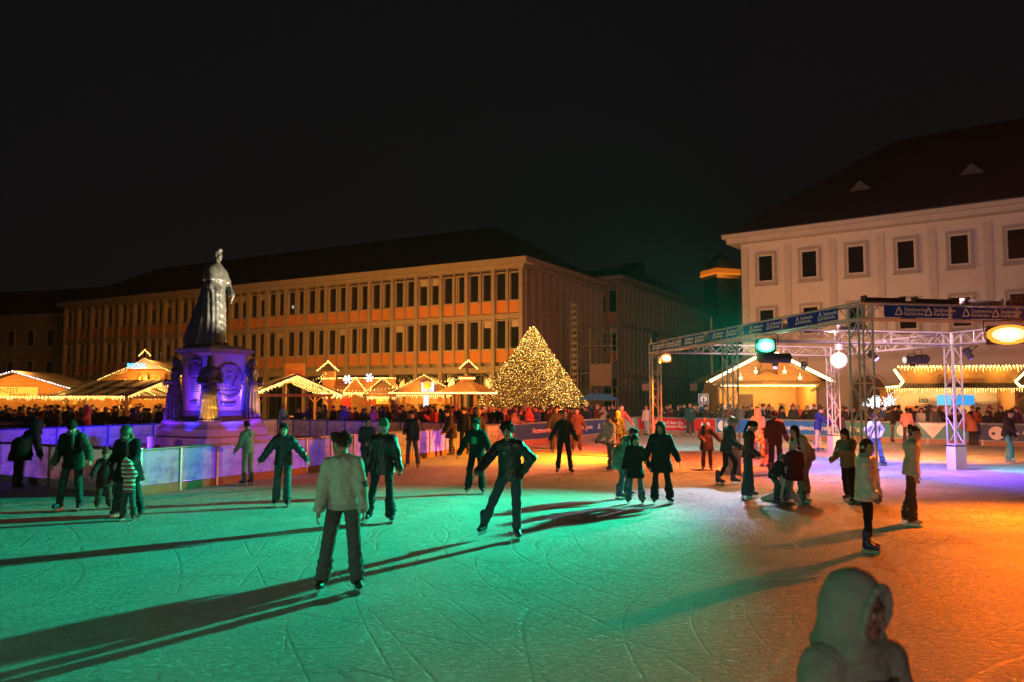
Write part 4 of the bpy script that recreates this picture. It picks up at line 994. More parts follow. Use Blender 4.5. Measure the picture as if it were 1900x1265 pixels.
# ================================================================== monument
SC = Vector((-12.15, 31.9, 0))
stone_l = mat('monument_stone', (.42, .38, .36), .75, 0, .18, 2.5, .25, 22); bronze = mat('bronze', (.12, .125, .095), .40, .25, .25, 3, .25, 18, .5)
MON = thing('monument', 'bronze cloaked ruler statue on a tall stone pedestal lit violet and blue', 'monument', SC, ANG)
DIE = .86
def slab(m, a, z0, z1, a2=None): a2 = a if a2 is None else a2; m.hexa([(-a, -a, z0), (a, -a, z0), (a, a, z0), (-a, a, z0)], [(-a2, -a2, z1), (a2, -a2, z1), (a2, a2, z1), (-a2, a2, z1)]); return m
m = MB(); slab(m, 1.72, 0, .62); m.build('platform', stone_l, MON)
m = MB(); slab(m, 1.50, .622, .95); slab(m, 1.50, .951, 1.02, 1.42); slab(m, 1.42, 1.021, 1.12, 1.34); slab(m, 1.38, 1.121, 1.22, 1.38); m.build('stepped_base', stone_l, MON)
m = MB(); slab(m, 1.10, 1.222, 1.42, 1.0); slab(m, .98, 1.421, 1.62, .92); m.build('plinth', mat('plinth_stone', (.14, .125, .12), .6, 0, .2, 3, .2, 20), MON)
m = MB(); slab(m, .86, 1.622, 3.86); m.build('die', stone_l, MON)
m = MB(); slab(m, .88, 3.861, 3.93, .96); slab(m, 1.0, 3.931, 4.02, 1.06); slab(m, 1.09, 4.021, 4.11, 1.09); slab(m, 1.02, 4.111, 4.17, .95)
for k in range(15):
    x = -.945 + k * .135
    for (cx, cy, dx, dy) in ((x, -1.01, .04, .05), (1.01, x, .05, .04)): m.box(cx - dx, cx + dx, cy - dy, cy + dy, 3.94, 4.01)
m.build('cornice', stone_l, MON)
relief = mat('relief_bronze', (.20, .18, .19), .5, .3, .2, 4, .2, 30)
# wreath medallion on the right face, arms and tablet on the left face
wr_ = SDF(); 
for k in range(26):
    t = 2 * math.pi * k / 26; wr_.ell((.66 * math.cos(t), 0, .66 * math.sin(t)), (.085, .07, .085), .02)
wr_.ell((0, 0, .0), (.17, .06, .24), .05).ell((0, 0, .32), (.13, .06, .09), .04)
for q in (-1, 1):
    wr_.cap((q * .22, 0, -.25), (q * .36, 0, .12), .075, .09, .04).ell((q * .33, 0, .25), (.07, .06, .07), .04).cap((q * .36, 0, .1), (q * .48, 0, .3), .04, .03, .03).cap((q * .25, 0, -.2), (q * .45, 0, -.33), .05, .035, .03)
wr_.cap((-.4, 0, -.42), (.4, 0, -.42), .05, .05, .04).cap((-.2, 0, -.95), (.2, 0, -.95), .09, .09, .05).ell((.3, 0, -.9), (.1, .05, .1), .05).ell((-.3, 0, -.9), (.1, .05, .1), .05); wr_.fn(wob(.012, 40))
v, q = wr_.mesh(.022); o = link('medallion', npmesh('medallion', v, q, relief), MON, (.88, .0, 2.85), math.pi / 2)
MB().lathe([(.60, -.015), (.60, .0)], (0, 0, 0), 40, 'y').build('disc', relief, o)
cr_ = SDF().ell((0, 0, .35), (.26, .06, .30), .05).cap((-.2, 0, .72), (.2, 0, .72), .07, .07, .04).ell((0, 0, .85), (.12, .06, .09), .03)
for q_ in (-1, 1): cr_.cap((q_ * .28, 0, .1), (q_ * .34, 0, .5), .07, .06, .05).ell((q_ * .3, 0, .66), (.07, .06, .07), .04)
cr_.ell((0, 0, -.95), (.26, .05, .09), .05); cr_.fn(wob(.012, 42)); v, q = cr_.mesh(.022); link('coat_of_arms', npmesh('coat_of_arms', v, q, relief), MON, (-.05, -.88, 2.95))
MB().box(-.30, .34, -.91, -.862, 2.28, 2.92).build('tablet', stone_l, MON)
for k in range(5): MB().box(-.22, .26 - .05 * (k % 2), -.916, -.911, 2.38 + k * .1, 2.42 + k * .1).build('inscription', mat('inscr', (.08, .07, .08), .6), MON)
# allegorical figures on the corners
fg = SDF()
fg.cap((0, 0, .15), (0, 0, 1.25), .36, .24, .1).cap((0, 0, 1.3), (0, 0, 1.85), .25, .27, .1, .75).cap((-.24, .02, 1.92), (.24, .02, 1.92), .12, .12, .08).cap((0, 0, 1.95), (0, -.01, 2.2), .085, .08, .05).ell((0, -.02, 2.29), (.125, .145, .165), .04)
fg.ell((0, .03, 2.34), (.15, .15, .14), .03).cap((0, .1, 2.25), (0, .14, 1.9), .14, .16, .06)
for k in range(7): t = -1.2 + .4 * k; fg.cap((.12 * math.sin(t), -.12 * math.cos(t) * .9, 2.42), (.13 * math.sin(t), -.13 * math.cos(t), 2.53), .03, .012, .01)
fg.cap((.3, .02, 1.88), (.38, -.06, 1.5), .10, .085, .05).cap((.38, -.06, 1.5), (.05, -.32, 1.52), .08, .06, .04).cap((-.3, .02, 1.88), (-.40, -.05, 1.48), .10, .085, .05).cap((-.40, -.05, 1.48), (-.05, -.34, 1.42), .08, .06, .04).ell((0, -.36, 1.50), (.1, .07, .12), .03)
fg.fn(lambda X, Y, Z: .028 * np.sin(15 * np.arctan2(X, -Y) + 2.2 * np.sin(2.1 * Z) + X * 6) * np.clip((1.5 - Z) * 2.2, 0.15, 1))
fg.fn(wob(.016, 16, 4)); fg.cut((0, 0, -1), 0.); v, q = fg.mesh(.030); fm_ = npmesh('corner_figure', v, q, bronze)
for (x, y, a) in ((.90, -.90, 45), (-.90, -.90, -45), (.90, .90, 135), (-.90, .90, 225)):
    MB().box(-.40, .40, -.40, .40, 1.2225, 1.30).build('figure_base', stone_l, MON, (x * 1.13, y * 1.13, 0), R(a)); link('corner_figure', fm_, MON, (x * 1.16, y * 1.16, 1.30), R(a))
# the cloaked ruler, back half-turned to us, facing right
st = SDF(); A_ = lambda p: p
st.cap((0, .05, .28), (0, .02, 2.9), .62, .48, .2, .85).cap((-.25, .55, .15), (0, .25, 2.2), .62, .40, .3).cap((-.5, .75, .06), (0, .35, 1.2), .40, .5, .3)
st.cap((-.42, .02, 3.02), (.42, .02, 3.02), .25, .25, .15).cap((0, .05, 2.75), (0, .0, 3.12), .50, .30, .12, .85)
st.cap((0, 0, 3.2), (0, -.04, 3.5), .16, .14, .08)
st.cap((.48, -.02, 2.95), (.60, -.22, 2.42), .20, .19, .1).cap((.60, -.22, 2.42), (.36, -.60, 2.10), .18, .12, .06).ell((.36, -.66, 2.06), (.09, .09, .09), .04).cap((.30, -.62, 1.75), (.36, -.72, 2.15), .05, .05, .03)
st.cap((-.48, -.02, 2.95), (-.62, -.20, 2.4), .20, .18, .1).cap((-.62, -.2, 2.4), (-.42, -.55, 2.25), .17, .1, .06)
st.cap((.16, -.30, .1), (.16, -.16, 1.6), .16, .2, .08).cap((-.16, -.18, .1), (-.16, -.1, 1.6), .16, .2, .08).cap((.16, -.32, .06), (.16, -.56, .05), .09, .08, .05)
st.fn(lambda X, Y, Z: .035 * np.sin(17 * np.arctan2(X, Y + .001) + 1.3 * np.sin(1.7 * Z)) * np.clip((2.75 - Z) * 1.6, 0., 1) * np.clip((Y + .5) * 2, .25, 1))
st.fn(lambda X, Y, Z: np.where(Z > 2.62, -.045, 0.) * np.clip((3.15 - Z) * 3, 0, 1)); st.fn(wob(.012, 22, 9)); st.fn(lambda X, Y, Z: np.where(Z > 2.62, .010, .0) * np.sin(X * 60) * np.sin(Z * 55 + Y * 50))
st.cut((0, 0, -1), 0.); v, q = st.mesh(.034)
hv, hq = head(.010); hv2 = hv * 2.05 @ rz_(8).T + np.array((0, -.07, 3.72)); rv, rq = hair('short', .011); rv2 = rv * 2.05 @ rz_(8).T + np.array((0, -.07, 3.72))
o = link('ruler_statue', npmesh('ruler_statue', np.concatenate([v, hv2, rv2]), np.concatenate([q, hq + len(v), rq + len(v) + len(hv)]), bronze), MON, (-.05, 0, 4.26), R(105)); o.scale = (.88, .88, 1)
MB().box(-.85, .85, -.85, .85, 4.171, 4.262).build('statue_base', bronze, MON)
# lamps around the monument
def W(p): return SC + Matrix.Rotation(ANG, 3, 'Z') @ Vector(p)
def parcan(label, p, tgt):
    E = thing('ground_spotlight', label, 'spotlight', p, 0, 'ground spotlights round the monument'); d = Vector(tgt) - Vector(p); E.rotation_euler = (0, 0, math.atan2(d.y, d.x) + math.pi / 2)
    MB().box(-.14, .14, -.12, .12, 0, .03).build('base', black, E); MB().bar((-.15, 0, .03), (-.15, 0, .24), .02).bar((.15, 0, .03), (.15, 0, .24), .02).build('yoke', black, E)
    q = MB().lathe([(.13, -.14), (.13, .08), (.08, .16)], (0, 0, 0), 12, 'y').build('can', black, E, (0, 0, .24)); q.rotation_euler = (R(-50), 0, 0)
sp = [((-2.6, -2.4, 0), 'black ground spotlight at the yard edge below the violet figure'), ((-.9, -2.75, 0), 'black ground spotlight before the tablet face'), ((.2, -2.7, 0), 'black ground spotlight before the amber corner figure'), ((1.8, -2.6, 0), 'black ground spotlight close to the near pedestal corner'), ((2.75, -1.4, 0), 'black ground spotlight before the medallion face'), ((2.7, .8, 0), 'black ground spotlight at the outer end of the medallion face'), ((2.6, 2.0, 0), 'black ground spotlight glowing beside the far pedestal corner')]
for p, lab in sp: parcan(lab, W(p), SC)
VI, BLU, MAG, AMB = (.13, .01, 1), (.02, .02, 1), (1, .06, .8), (1, .42, .04)
def up(p, t, c, w, ang=42, size=.06): light('uplight', 'SPOT', W(p), c, w * 1.1, W(t), size, ang, .7)
up((.0, -3.0, .35), (-.2, -1, 2.3), MAG, 45); up((-1.4, -2.9, .35), (-.5, -1, 2.0), VI, 420); up((.4, -2.9, .3), (.5, -1, 2.0), BLU, 1100)
up((3.0, .2, .35), (1, .1, 2.6), MAG, 55); up((2.9, -.8, .35), (1, 0, 2.0), BLU, 1700); up((2.9, 1.2, .35), (1, .4, 2.1), VI, 560)
up((3.1, -3.0, .5), (1.05, -1.05, 1.9), AMB, 2300, 20); up((-2.8, -1.9, .35), (-1.2, -1.2, 2.4), (1, .25, .55), 200, 40); up((3.4, 1.2, .5), (1.1, 1.1, 2.2), AMB, 1800, 22); up((-3., -2.4, .35), (-1.3, -1.3, 2.0), VI, 300, 50)
up((.2, -3.6, .3), (.6, -1.4, .6), (1, .3, .3), 25, 80); up((3.4, -.6, .25), (1.5, 0, .5), (1, .2, .45), 30, 80); up((-2.2, -3.2, .3), (-.8, -1.6, .6), (.5, .1, .9), 50, 90); up((2.9, -2.9, .25), (1.6, -1.6, .5), (.2, .1, 1), 60, 80)
light('statue_key', 'SPOT', (-3.4, 31.5, 3.4), (1, .84, .64), 16000, SC + Vector((.25, 0, 6.7)), .15, 25, .6)
# LED bars lying in the yard
yb = emit('led_bar', (.35, .5, 1), 14.)
for (u, v, u2, v2, lab) in ((255, 830, 280, 834, 'white blue light strip on the yard floor by the woman with helmet'), (313, 835, 346, 838, 'white blue light strip on the yard floor before the pedestal'), (60, 809, 92, 810, 'short light strip on the yard floor near the leaning figure')):
    a, b = G(u, v, .06), G(u2, v2, .06)
    E = thing('light_strip', lab, 'light strip', (a + b) / 2 - Vector((0, 0, .06)), math.atan2((b - a).y, (b - a).x), 'light strips in the yard'); L = (b - a).length
    MB().box(-L / 2, L / 2, -.05, .05, 0, .04).build('housing', black, E); MB().box(-L / 2 + .02, L / 2 - .02, -.035, .035, .041, .062).build('tube', yb, E)
Y0 = P1 + U * 3 + V * 3
for p, c, w in ((P1 + U * 2.0 + V * 1.0, (.16, .14, 1), 300), (P1 + U * 5.0 + V * 1.1, (.10, .12, 1), 340), (P1 + U * 8.6 + V * 1.1, (.20, .16, 1), 300), (P1 + U * 1.1 + V * 6.0, (.14, .14, 1), 150), (P1 + U * 1.2 + V * 10.5, (.08, .10, 1), 120), (P1 + U * 12.5 + V * 1.2, (.75, .3, .9), 120), (P1 + U * 8 + V * 11.5, (.07, .10, 1), 170), (P1 + U * 14.5 + V * 6.5, (.1, .12, 1), 80)):
    dU, dV = (p - P1).dot(U), (p - P1).dot(V); tgt = p - V * 2 if dV < 1.5 else (p - U * 2 if dU < 1.5 else p + V * 2)
    light('yard_wash', 'SPOT', (p.x, p.y, .25), (c[0] * .9, c[1] * .2, c[2]), w * 5.0, (tgt.x, tgt.y, .5), .1, 150, .5)
light('yard_turquoise', 'SPOT', tuple(P1 + U * 4.6 + V * 1.8 + Vector((0, 0, .3))), (.05, .8, 1), 90, tuple(P1 + U * 4.4 + Vector((0, 0, .8))), .06, 70, .7)

# ================================================================== market huts
wood_o = woodmat('wood_honey', (.40, .19, .055)); wood_d = woodmat('wood_dark', (.16, .085, .04)); wood_l = woodmat('wood_pale', (.46, .26, .09)); roofm = woodmat('roof_shingle', (.11, .075, .045), 0)
bulbm = emit('warm_bulb', (1, .56, .13), 8.); bulbw = emit('cool_bulb', (.85, .86, 1), 7.); tubem = emit('warm_tube', (1, .58, .15), 4.); warmc = (1, .46, .085)
def string(E, pts, step=.16, r=.036, m=None, sag=0., drop=0.):
    b_ = MB(); w_ = MB()
    for a, c in zip(pts[:-1], pts[1:]):
        a, c = Vector(a), Vector(c); n = max(2, int((c - a).length / step)); prev = None
        for k in range(n + 1):
            f = k / n; p = a.lerp(c, f) - Vector((0, 0, sag * 4 * f * (1 - f))); q = p - Vector((0, 0, drop * random.random()))
            b_.octa(q + Vector((random.uniform(-.02, .02), 0, 0)), r * random.uniform(.8, 1.15))
            if prev is not None: w_.bar(prev, p, .014)
            prev = p
    o = tag(w_.build('light_cord', black, E), kind='stuff'); tag(b_.build('bulbs', m or bulbm, o), kind='stuff')
def icicles(E, a, c, step=.11, m=None):
    a, c = Vector(a), Vector(c); n = int((c - a).length / step); b_ = MB()
    for k in range(n):
        p = a.lerp(c, (k + .5) / n); L = random.uniform(.08, .26); b_.tube(p, p - Vector((0, 0, L)), .026, 4, .008)
    tag(b_.build('icicle_lights', m or tubem, E), kind='stuff')
def planks(E, name, x0, x1, z0, z1, y, h=.2, clip=None, m=None, t=.03):
    n = max(1, round((z1 - z0) / h)); h = (z1 - z0) / n
    for k in range(n):
        a, b = z0 + k * h, z0 + (k + 1) * h - .012
        if clip:
            w0, w1 = clip(a), clip(b)
            if w1 < .06: w1 = .06
            if w0 < .08: continue
            MB().hexa([(-w0, y, a), (w0, y, a), (w0, y + t, a), (-w0, y + t, a)], [(-w1, y, b), (w1, y, b), (w1, y + t, b), (-w1, y + t, b)]).build(name, m or wood_o, E)
        else: MB().box(x0, x1, y, y + t, a, b).build(name, m or wood_o, E)
def gable_hut(label, u, D, w, d, eave, ridge, rz=0., over=.45, wm=None, rm=None, opening=True, lights=True, bulbs=None, glow=90, group='market huts', sill=1.0, plank_h=.22):
    p = at(u, 735, D); E = thing('market_hut', label, 'hut', (p.x, p.y, 0), rz, group); hw = w / 2; wm = wm or wood_o; rm = rm or roofm
    ev = eave; sl = (ridge - ev) / (hw + over)
    # side and back walls, front parapet, counter, corner posts
    MB().box(-hw, -hw + .06, .08, d, 0, ev + .12).box(hw - .06, hw, .08, d, 0, ev + .12).build('side_wall', wm, E); MB().box(-hw + .061, hw - .061, d - .06, d, 0, ev + .1).build('back_wall', wood_l, E)
    if opening:
        planks(E, 'plank', -hw + .1, hw - .1, .02, sill, 0, plank_h, None, wm); MB().box(-hw + .02, hw - .02, -.28, .16, sill + .002, sill + .05).build('counter', wood_l, E)
        for x in (-hw * .62, -hw * .2, hw * .25, hw * .66):
            MB().box(x - .22, x + .22, d - .42, d - .1, 1.35, 1.38).box(x - .22, x + .22, d - .42, d - .1, 1.75, 1.78).build('shelf', wood_l, E)
            g_ = MB()
            for k in range(5): g_.tube((x - .18 + k * .09, d - .25, 1.381), (x - .18 + k * .09, d - .25, 1.38 + random.uniform(.12, .28)), .03, 6)
            g_.build('goods', mat('goods_%d' % random.randint(0, 4), random.choice(((.5, .1, .06), (.5, .4, .2), (.15, .2, .1), (.6, .55, .45), (.3, .15, .08))), .5), E)
    else: planks(E, 'plank', -hw + .1, hw - .1, .02, ev - .02, 0, plank_h, None, wm)
    for x in (-hw + .05, hw - .05): MB().box(x - .06, x + .06, -.07, .07, 0, ev + .1).build('post', wood_d, E)
    MB().box(-hw - .1, hw + .1, -.09, -.01, ev - .10, ev + .07).build('beam', wood_d, E)
    planks(E, 'gable_plank', 0, 0, ev + .08, ridge - .1, -.02, plank_h, lambda z: max(0, (ridge - .06 - z) / sl - over * .25), wm)
    for s_ in (-1, 1):
        a = Vector((0, 0, ridge)); b_ = Vector((s_ * (hw + over), 0, ev)); nrm = Vector((-(b_ - a).z, 0, (b_ - a).x)).normalized() * (.06 if s_ > 0 else -.06)
        y0, y1 = -over, d + .2
        MB().hexa([(a.x, y0, a.z), (b_.x, y0, b_.z), (b_.x, y1, b_.z), (a.x, y1, a.z)][:: 1 if s_ > 0 else -1], [(q.x + nrm.x, y, q.z + abs(nrm.z)) for q, y in ((a, y0), (b_, y0), (b_, y1), (a, y1))][:: 1 if s_ > 0 else -1]).build('roof_slope', rm, E)
        MB().bar((s_ * .01, y0 - .025, ridge - .03), (b_.x, y0 - .025, ev - .02), .04, .17, (0, -1, 0)).build('barge_board', wood_d, E)
    if lights:
        string(E, [(-hw - over, -over - .06, ev + .02), (0, -over - .06, ridge + .02), (hw + over, -over - .06, ev + .02)], .15, .038, bulbs)
        icicles(E, (-hw, -.12, ev - .10), (hw, -.12, ev - .10))
    if glow:
        Rz = Matrix.Rotation(rz, 3, 'Z')
        for fx in ((-.5, .5) if w > 3 else (0,)): light('hut_lamp', 'POINT', Vector((p.x, p.y, 0)) + Rz @ Vector((hw * fx, d * .45, ev - .15)), warmc, glow * 1.1, size=.12)
        light('eave_lamp', 'POINT', Vector((p.x, p.y, 0)) + Rz @ Vector((0, -1.0, ev + .15)), warmc, glow * 1.6, size=.25)
    light('ridge_fill', 'POINT', (p.x, p.y + .3, ridge + .5), (1, .42, .08), 420, size=.4)  # unseen fill lamp added above the ridge to light roof and facade
    return E, p
# leftmost brown hut
E, p = gable_hut('broad brown hut with bluish white fairy lights and yellow sign at the left edge', 30, 45, 7.6, 4.5, 2.3, 3.62, R(6), .5, wood_o, None, False, True, bulbw, 0)
MB().box(-2.6, 1.2, -.10, -.05, 2.2, 2.75).build('sign_board', mat('sign_cream', (.72, .58, .28), .6), E); text('HÜTTENZEIT', .36, mat('sign_brown', (.12, .05, .02), .6), E, (-.9, -.106, 2.55)); text('Almstube', .28, mat('sign_brown', (.12, .05, .02), .6), E, (.2, -.106, 2.32))
MB().box(2.6, 3.4, -.12, -.04, 1.75, 2.0).build('price_sign', mat('sign_yellow', (.65, .5, .1), .6), E); icicles(E, (-3.8, -.5, 2.25), (3.4, -.5, 2.25), .2)
for x in (-2.5, -.4, 1.6, 3.2): light('hut_lamp', 'POINT', p + Vector((x, -1.4, 2.9 - p.z)), warmc, 150, size=.15)
# pizza hut
E, p = gable_hut('wooden hut with blue neon lettering at its peak behind the family', 272, 49, 6.4, 4, 2.85, 4.45, R(4), .4, wood_o, None, True, True, None, 230)
MB().prism([(-1.15, 3.92), (1.15, 3.92), (0, 4.62)], -.56, -.52).build('sign_board', mat('sign_white2', (.6, .62, .7), .5), E)
text('PIZZA', .42, emit('neon_blue', (.05, .35, 1), 6.), E, (-.45, -.57, 4.10), name='neon_lettering'); string(E, [(-.35, -.5, 4.75), (0, -.5, 5.1), (.35, -.5, 4.75)], .12, .04)
string(E, [(-2.6, -.3, 3.0), (-1.8, -.3, 3.2), (-1.2, -.3, 3.4), (-.2, -.3, 3.1)], .1, .022, None, .1, .3); MB().box(-1., 1., -.5, -.45, 3.86, 3.915).build('red_valance', emit('red_neon', (1, .10, .02), .7), E)
for q in (-.35, .05, .9): MB().lathe([(.10, 0), (.13, .1), (.08, .3), (.05, .42), (.02, .5)], (q, -.25, 3.05), 10).build('figurine', mat('figurine', (.6, .4, .25), .6), E)
# striped pavilions
def pavilion(label, u, D, w, d, eave, ridge, rz, lamps=120):
    p = at(u, 735, D); E = thing('market_pavilion', label, 'pavilion', (p.x, p.y, 0), rz, 'striped market pavilions'); hw = w / 2
    for x in (-hw + .2, hw - .2):
        for y in (.25, d - .25):
            MB().box(x - .07, x + .07, y - .07, y + .07, 0, eave).build('post', wood_o, E)
            for s_ in (-1, 1): MB().bar((x, y, eave - .55), (x + s_ * .45, y, eave - .03), .07).build('brace', wood_o, E)
    n = 9; stripe = mat('roof_pale_strip', (.62, .56, .46), .5)
    for s_ in (-1, 1):
        for k in range(n):
            y0 = -.5 + (d + 1) * k / n; y1 = -.5 + (d + 1) * (k + 1) / n - .01
            for (f0, f1) in ((0., .48), (.5, 1.)):
                a = Vector((s_ * hw * f0, 0, ridge + (eave - ridge) * f0)); b_ = Vector((s_ * (hw + .4) * f1, 0, ridge + (eave - ridge) * f1)); o_ = Vector((s_ * .02, 0, .05))
                mm = stripe if k % 2 else roofm
                q0 = [(a.x, y0, a.z), (b_.x, y0, b_.z), (b_.x, y1, b_.z), (a.x, y1, a.z)]; q1 = [(x + o_.x, y, z + o_.z) for x, y, z in q0]
                if s_ < 0: q0.reverse(); q1.reverse()
                MB().hexa(q0, q1).build('roof_strip', mm, E)
        MB().bar((0, -.53, ridge - .03), (s_ * (hw + .4), -.53, eave - .03), .05, .16, (0, -1, 0)).build('barge_board', wood_d, E)
        icicles(E, (s_ * (hw + .36), -.45, eave - .02), (s_ * (hw + .36), d + .4, eave - .02), .13); icicles(E, (s_ * .05, -.57, ridge - .1), (s_ * (hw + .3), -.57, eave - .02), .10)
    MB().box(-hw, hw, .2, .3, eave - .15, eave).box(-hw, hw, d - .3, d - .2, eave - .15, eave).build('beam', wood_o, E); MB().box(-hw + .3, hw - .3, d * .45, d * .55, eave - .12, eave - .03).build('tie_beam', wood_o, E)
    for k in range(4): y = .5 + k * (d - 1) / 3; string(E, [(-hw, y, eave - .06), (0, y, ridge - .2), (hw, y, eave - .06)], .14, .034)
    MB().lathe([(.5, 1.02), (.55, 1.05), (.55, 1.08)], (0, d * .5, 0), 16).tube((0, d * .5, 0), (0, d * .5, 1.02), .08, 8).build('bar_table', wood_l, E)
    Rz = Matrix.Rotation(rz, 3, 'Z')
    for y in (.25, .75): light('pavilion_lamp', 'POINT', Vector((p.x, p.y, 0)) + Rz @ Vector((0, d * y, eave - .1)), warmc, lamps, size=.2)
    light('ridge_fill', 'POINT', (p.x, p.y + .6, ridge + .6), (1, .42, .08), 260, size=.4)  # added fill above the pavilion roof, no bulbs there
    return E
pavilion('open pavilion with dark and pale striped roof just behind the family', 288, 41, 3.4, 5.2, 2.25, 3.05, R(62), 220)
pavilion('open pavilion with striped roof and icicle lights right of the monument', 548, 43, 4.2, 5.0, 2.35, 3.42, R(24), 210)
# orange flag sign above the pavilion
p = at(547, 690, 47)
E = thing('hanging_sign', 'square orange wooden sign standing above the striped pavilion', 'sign', (p.x, p.y, 0), R(5)); MB().box(-.58, .58, -.03, .03, p.z - .62, p.z + .55).build('board', woodmat('sign_orange', (.55, .24, .05)), E); text('Wein', .42, mat('sign_red', (.5, .03, .02), .6), E, (.05, -.036, p.z))
for x in (-.5, .5): MB().tube((x, .05, 0), (x, .05, p.z - .6), .03, 6).build('post', wood_d, E)
# twin-dormer hut with chimney turret
p = at(662, 735, 47.5); E = thing('market_hut', 'long hut with two lit dormers and a chimney turret', 'hut', (p.x, p.y, 0), R(4), 'market huts')
planks(E, 'plank', -1.95, 1.95, .02, 1.0, 0, .22); MB().box(-2, -1.94, .05, 2.6, 0, 2.4).box(1.94, 2, .05, 2.6, 0, 2.4).build('side_wall', wood_o, E); MB().box(-1.93, 1.93, 2.5, 2.56, 0, 2.4).build('back_wall', wood_l, E); MB().box(-2, 2, -.3, .12, 1.01, 1.06).build('counter', wood_l, E)
for s_ in (0, 1):
    y0, y1 = ((-.45, 1.25), (2.95, 1.25))[s_]
    for k in range(5):
        f0, f1 = k / 5, (k + 1) / 5; MB().hexa([(-2.2, y0 + (y1 - y0) * f0, 2.42 + .85 * f0), (2.2, y0 + (y1 - y0) * f0, 2.42 + .85 * f0), (2.2, y0 + (y1 - y0) * f1, 2.42 + .85 * f1), (-2.2, y0 + (y1 - y0) * f1, 2.42 + .85 * f1)], [(-2.2, y0 + (y1 - y0) * f0, 2.50 + .85 * f0), (2.2, y0 + (y1 - y0) * f0, 2.50 + .85 * f0), (2.2, y0 + (y1 - y0) * f1, 2.46 + .85 * f1), (-2.2, y0 + (y1 - y0) * f1, 2.46 + .85 * f1)]).build('roof_board', wood_o, E)
for x in (-.05, 1.5):
    MB().prism([(x - .65, 2.5), (x + .65, 2.5), (x, 3.3)], -.3, 1.2).build('dormer', wood_o, E); string(E, [(x - .75, -.36, 2.45), (x, -.36, 3.34), (x + .75, -.36, 2.45)], .11, .036)
string(E, [(-2.2, 1.25, 3.36), (2.2, 1.25, 3.36)], .12, .04); string(E, [(-2.2, -.5, 2.42), (1.2, -.5, 2.42)], .12, .045); icicles(E, (-2.1, -.44, 2.42), (1.8, -.44, 2.42))
MB().box(-2.05, -1.35, -.1, .6, 2.45, 3.75).build('turret', wood_o, E); MB().add([(-2.25, -.3, 3.75), (-1.15, -.3, 3.75), (-1.15, .8, 3.75), (-2.25, .8, 3.75), (-1.7, .25, 4.3)], [(0, 1, 4), (1, 2, 4), (2, 3, 4), (3, 0, 4), (0, 3, 2, 1)]).build('turret_roof', roofm, E); string(E, [(-2.3, -.36, 3.78), (-1.7, -.3, 4.33), (-1.1, -.36, 3.78)], .12, .05); string(E, [(-2.1, -.15, 3.3), (-1.3, -.15, 3.3)], .1, .04)
for x, z in ((-.55, 3.25), (.75, 3.35)):
    m = MB()
    for k in range(6): t = math.pi * k / 3; m.bar((x, -.2, z), (x + .26 * math.cos(t), -.2, z + .26 * math.sin(t)), .035).bar((x + .16 * math.cos(t), -.2, z + .16 * math.sin(t)), (x + .24 * math.cos(t + .35), -.2, z + .24 * math.sin(t + .35)), .025)
    m.build('star_light', emit('star_white', (.85, .92, 1), 5.), E)
MB().box(-.9, -.3, -.16, -.1, 1.55, 2.1).build('poster', mat('poster_red', (.55, .05, .03), .6), E); MB().box(.3, 1.2, -.16, -.1, 1.7, 2.05).build('fabric_panel', mat('orange_cloth', (.7, .2, .04), .7), E)
for x in (-1.2, 1.0): light('hut_lamp', 'POINT', p + Vector((x, .9, 2.2 - p.z)), warmc, 95, size=.12); light('eave_lamp', 'POINT', p + Vector((x, -1.3, 2.6 - p.z)), warmc, 60, size=.25)
# dark open porch hut and the big gable hut
gable_hut('small dark porch hut with lit gable between two larger huts', 711, 46.8, 1.9, 2.2, 2.3, 3.25, R(0), .25, wood_d, None, True, True, None, 60)
E, p = gable_hut('gabled hut with white lit picture sign in its gable', 787, 46.5, 3.3, 2.6, 2.42, 3.45, R(2), .3, wood_o, None, True, True, None, 120)
MB().box(-.15, .6, -.36, -.31, 2.5, 3.05).build('picture_sign', emit('sign_lightbox', (.75, .8, .9), 1.3), E); MB().lathe([(.26, -.40), (.26, -.365)], (.2, 0, 2.88), 18, 'y').build('emblem', mat('bread', (.5, .2, .05), .6), E); text('Langos', .2, mat('sign_blue2', (.03, .06, .2), .6), E, (.22, -.366, 2.6))
string(E, [(-2.0, -.5, 2.42), (2.0, -.5, 2.42)], .09, .045)
MB().box(-.02, .28, -.3, -.25, 1.6, 2.3).build('light_box', emit('sign_lightbox', (.75, .8, .9), 1.3), E); MB().lathe([(.16, -.34), (.16, -.3)], (.95, 0, 2.05), 16, 'y').build('round_sign', mat('round_red', (.6, .12, .04), .6), E)
p = at(742, 735, 45.6); E = thing('lattice_screen', 'wooden lattice window screen left of the gabled hut', 'screen', (p.x, p.y, 0)); m = MB()
for k in range(5): m.box(-.55 + k * .275 - .02, -.55 + k * .275 + .02, 0, .04, .4, 2.2)
for k in range(6): m.box(-.57, .57, -.01, .05, .4 + k * .36 - .02, .4 + k * .36 + .02)
m.build('lattice', wood_l, E); MB().box(-.6, .6, -.03, .08, 0, .38).build('base', wood_o, E)
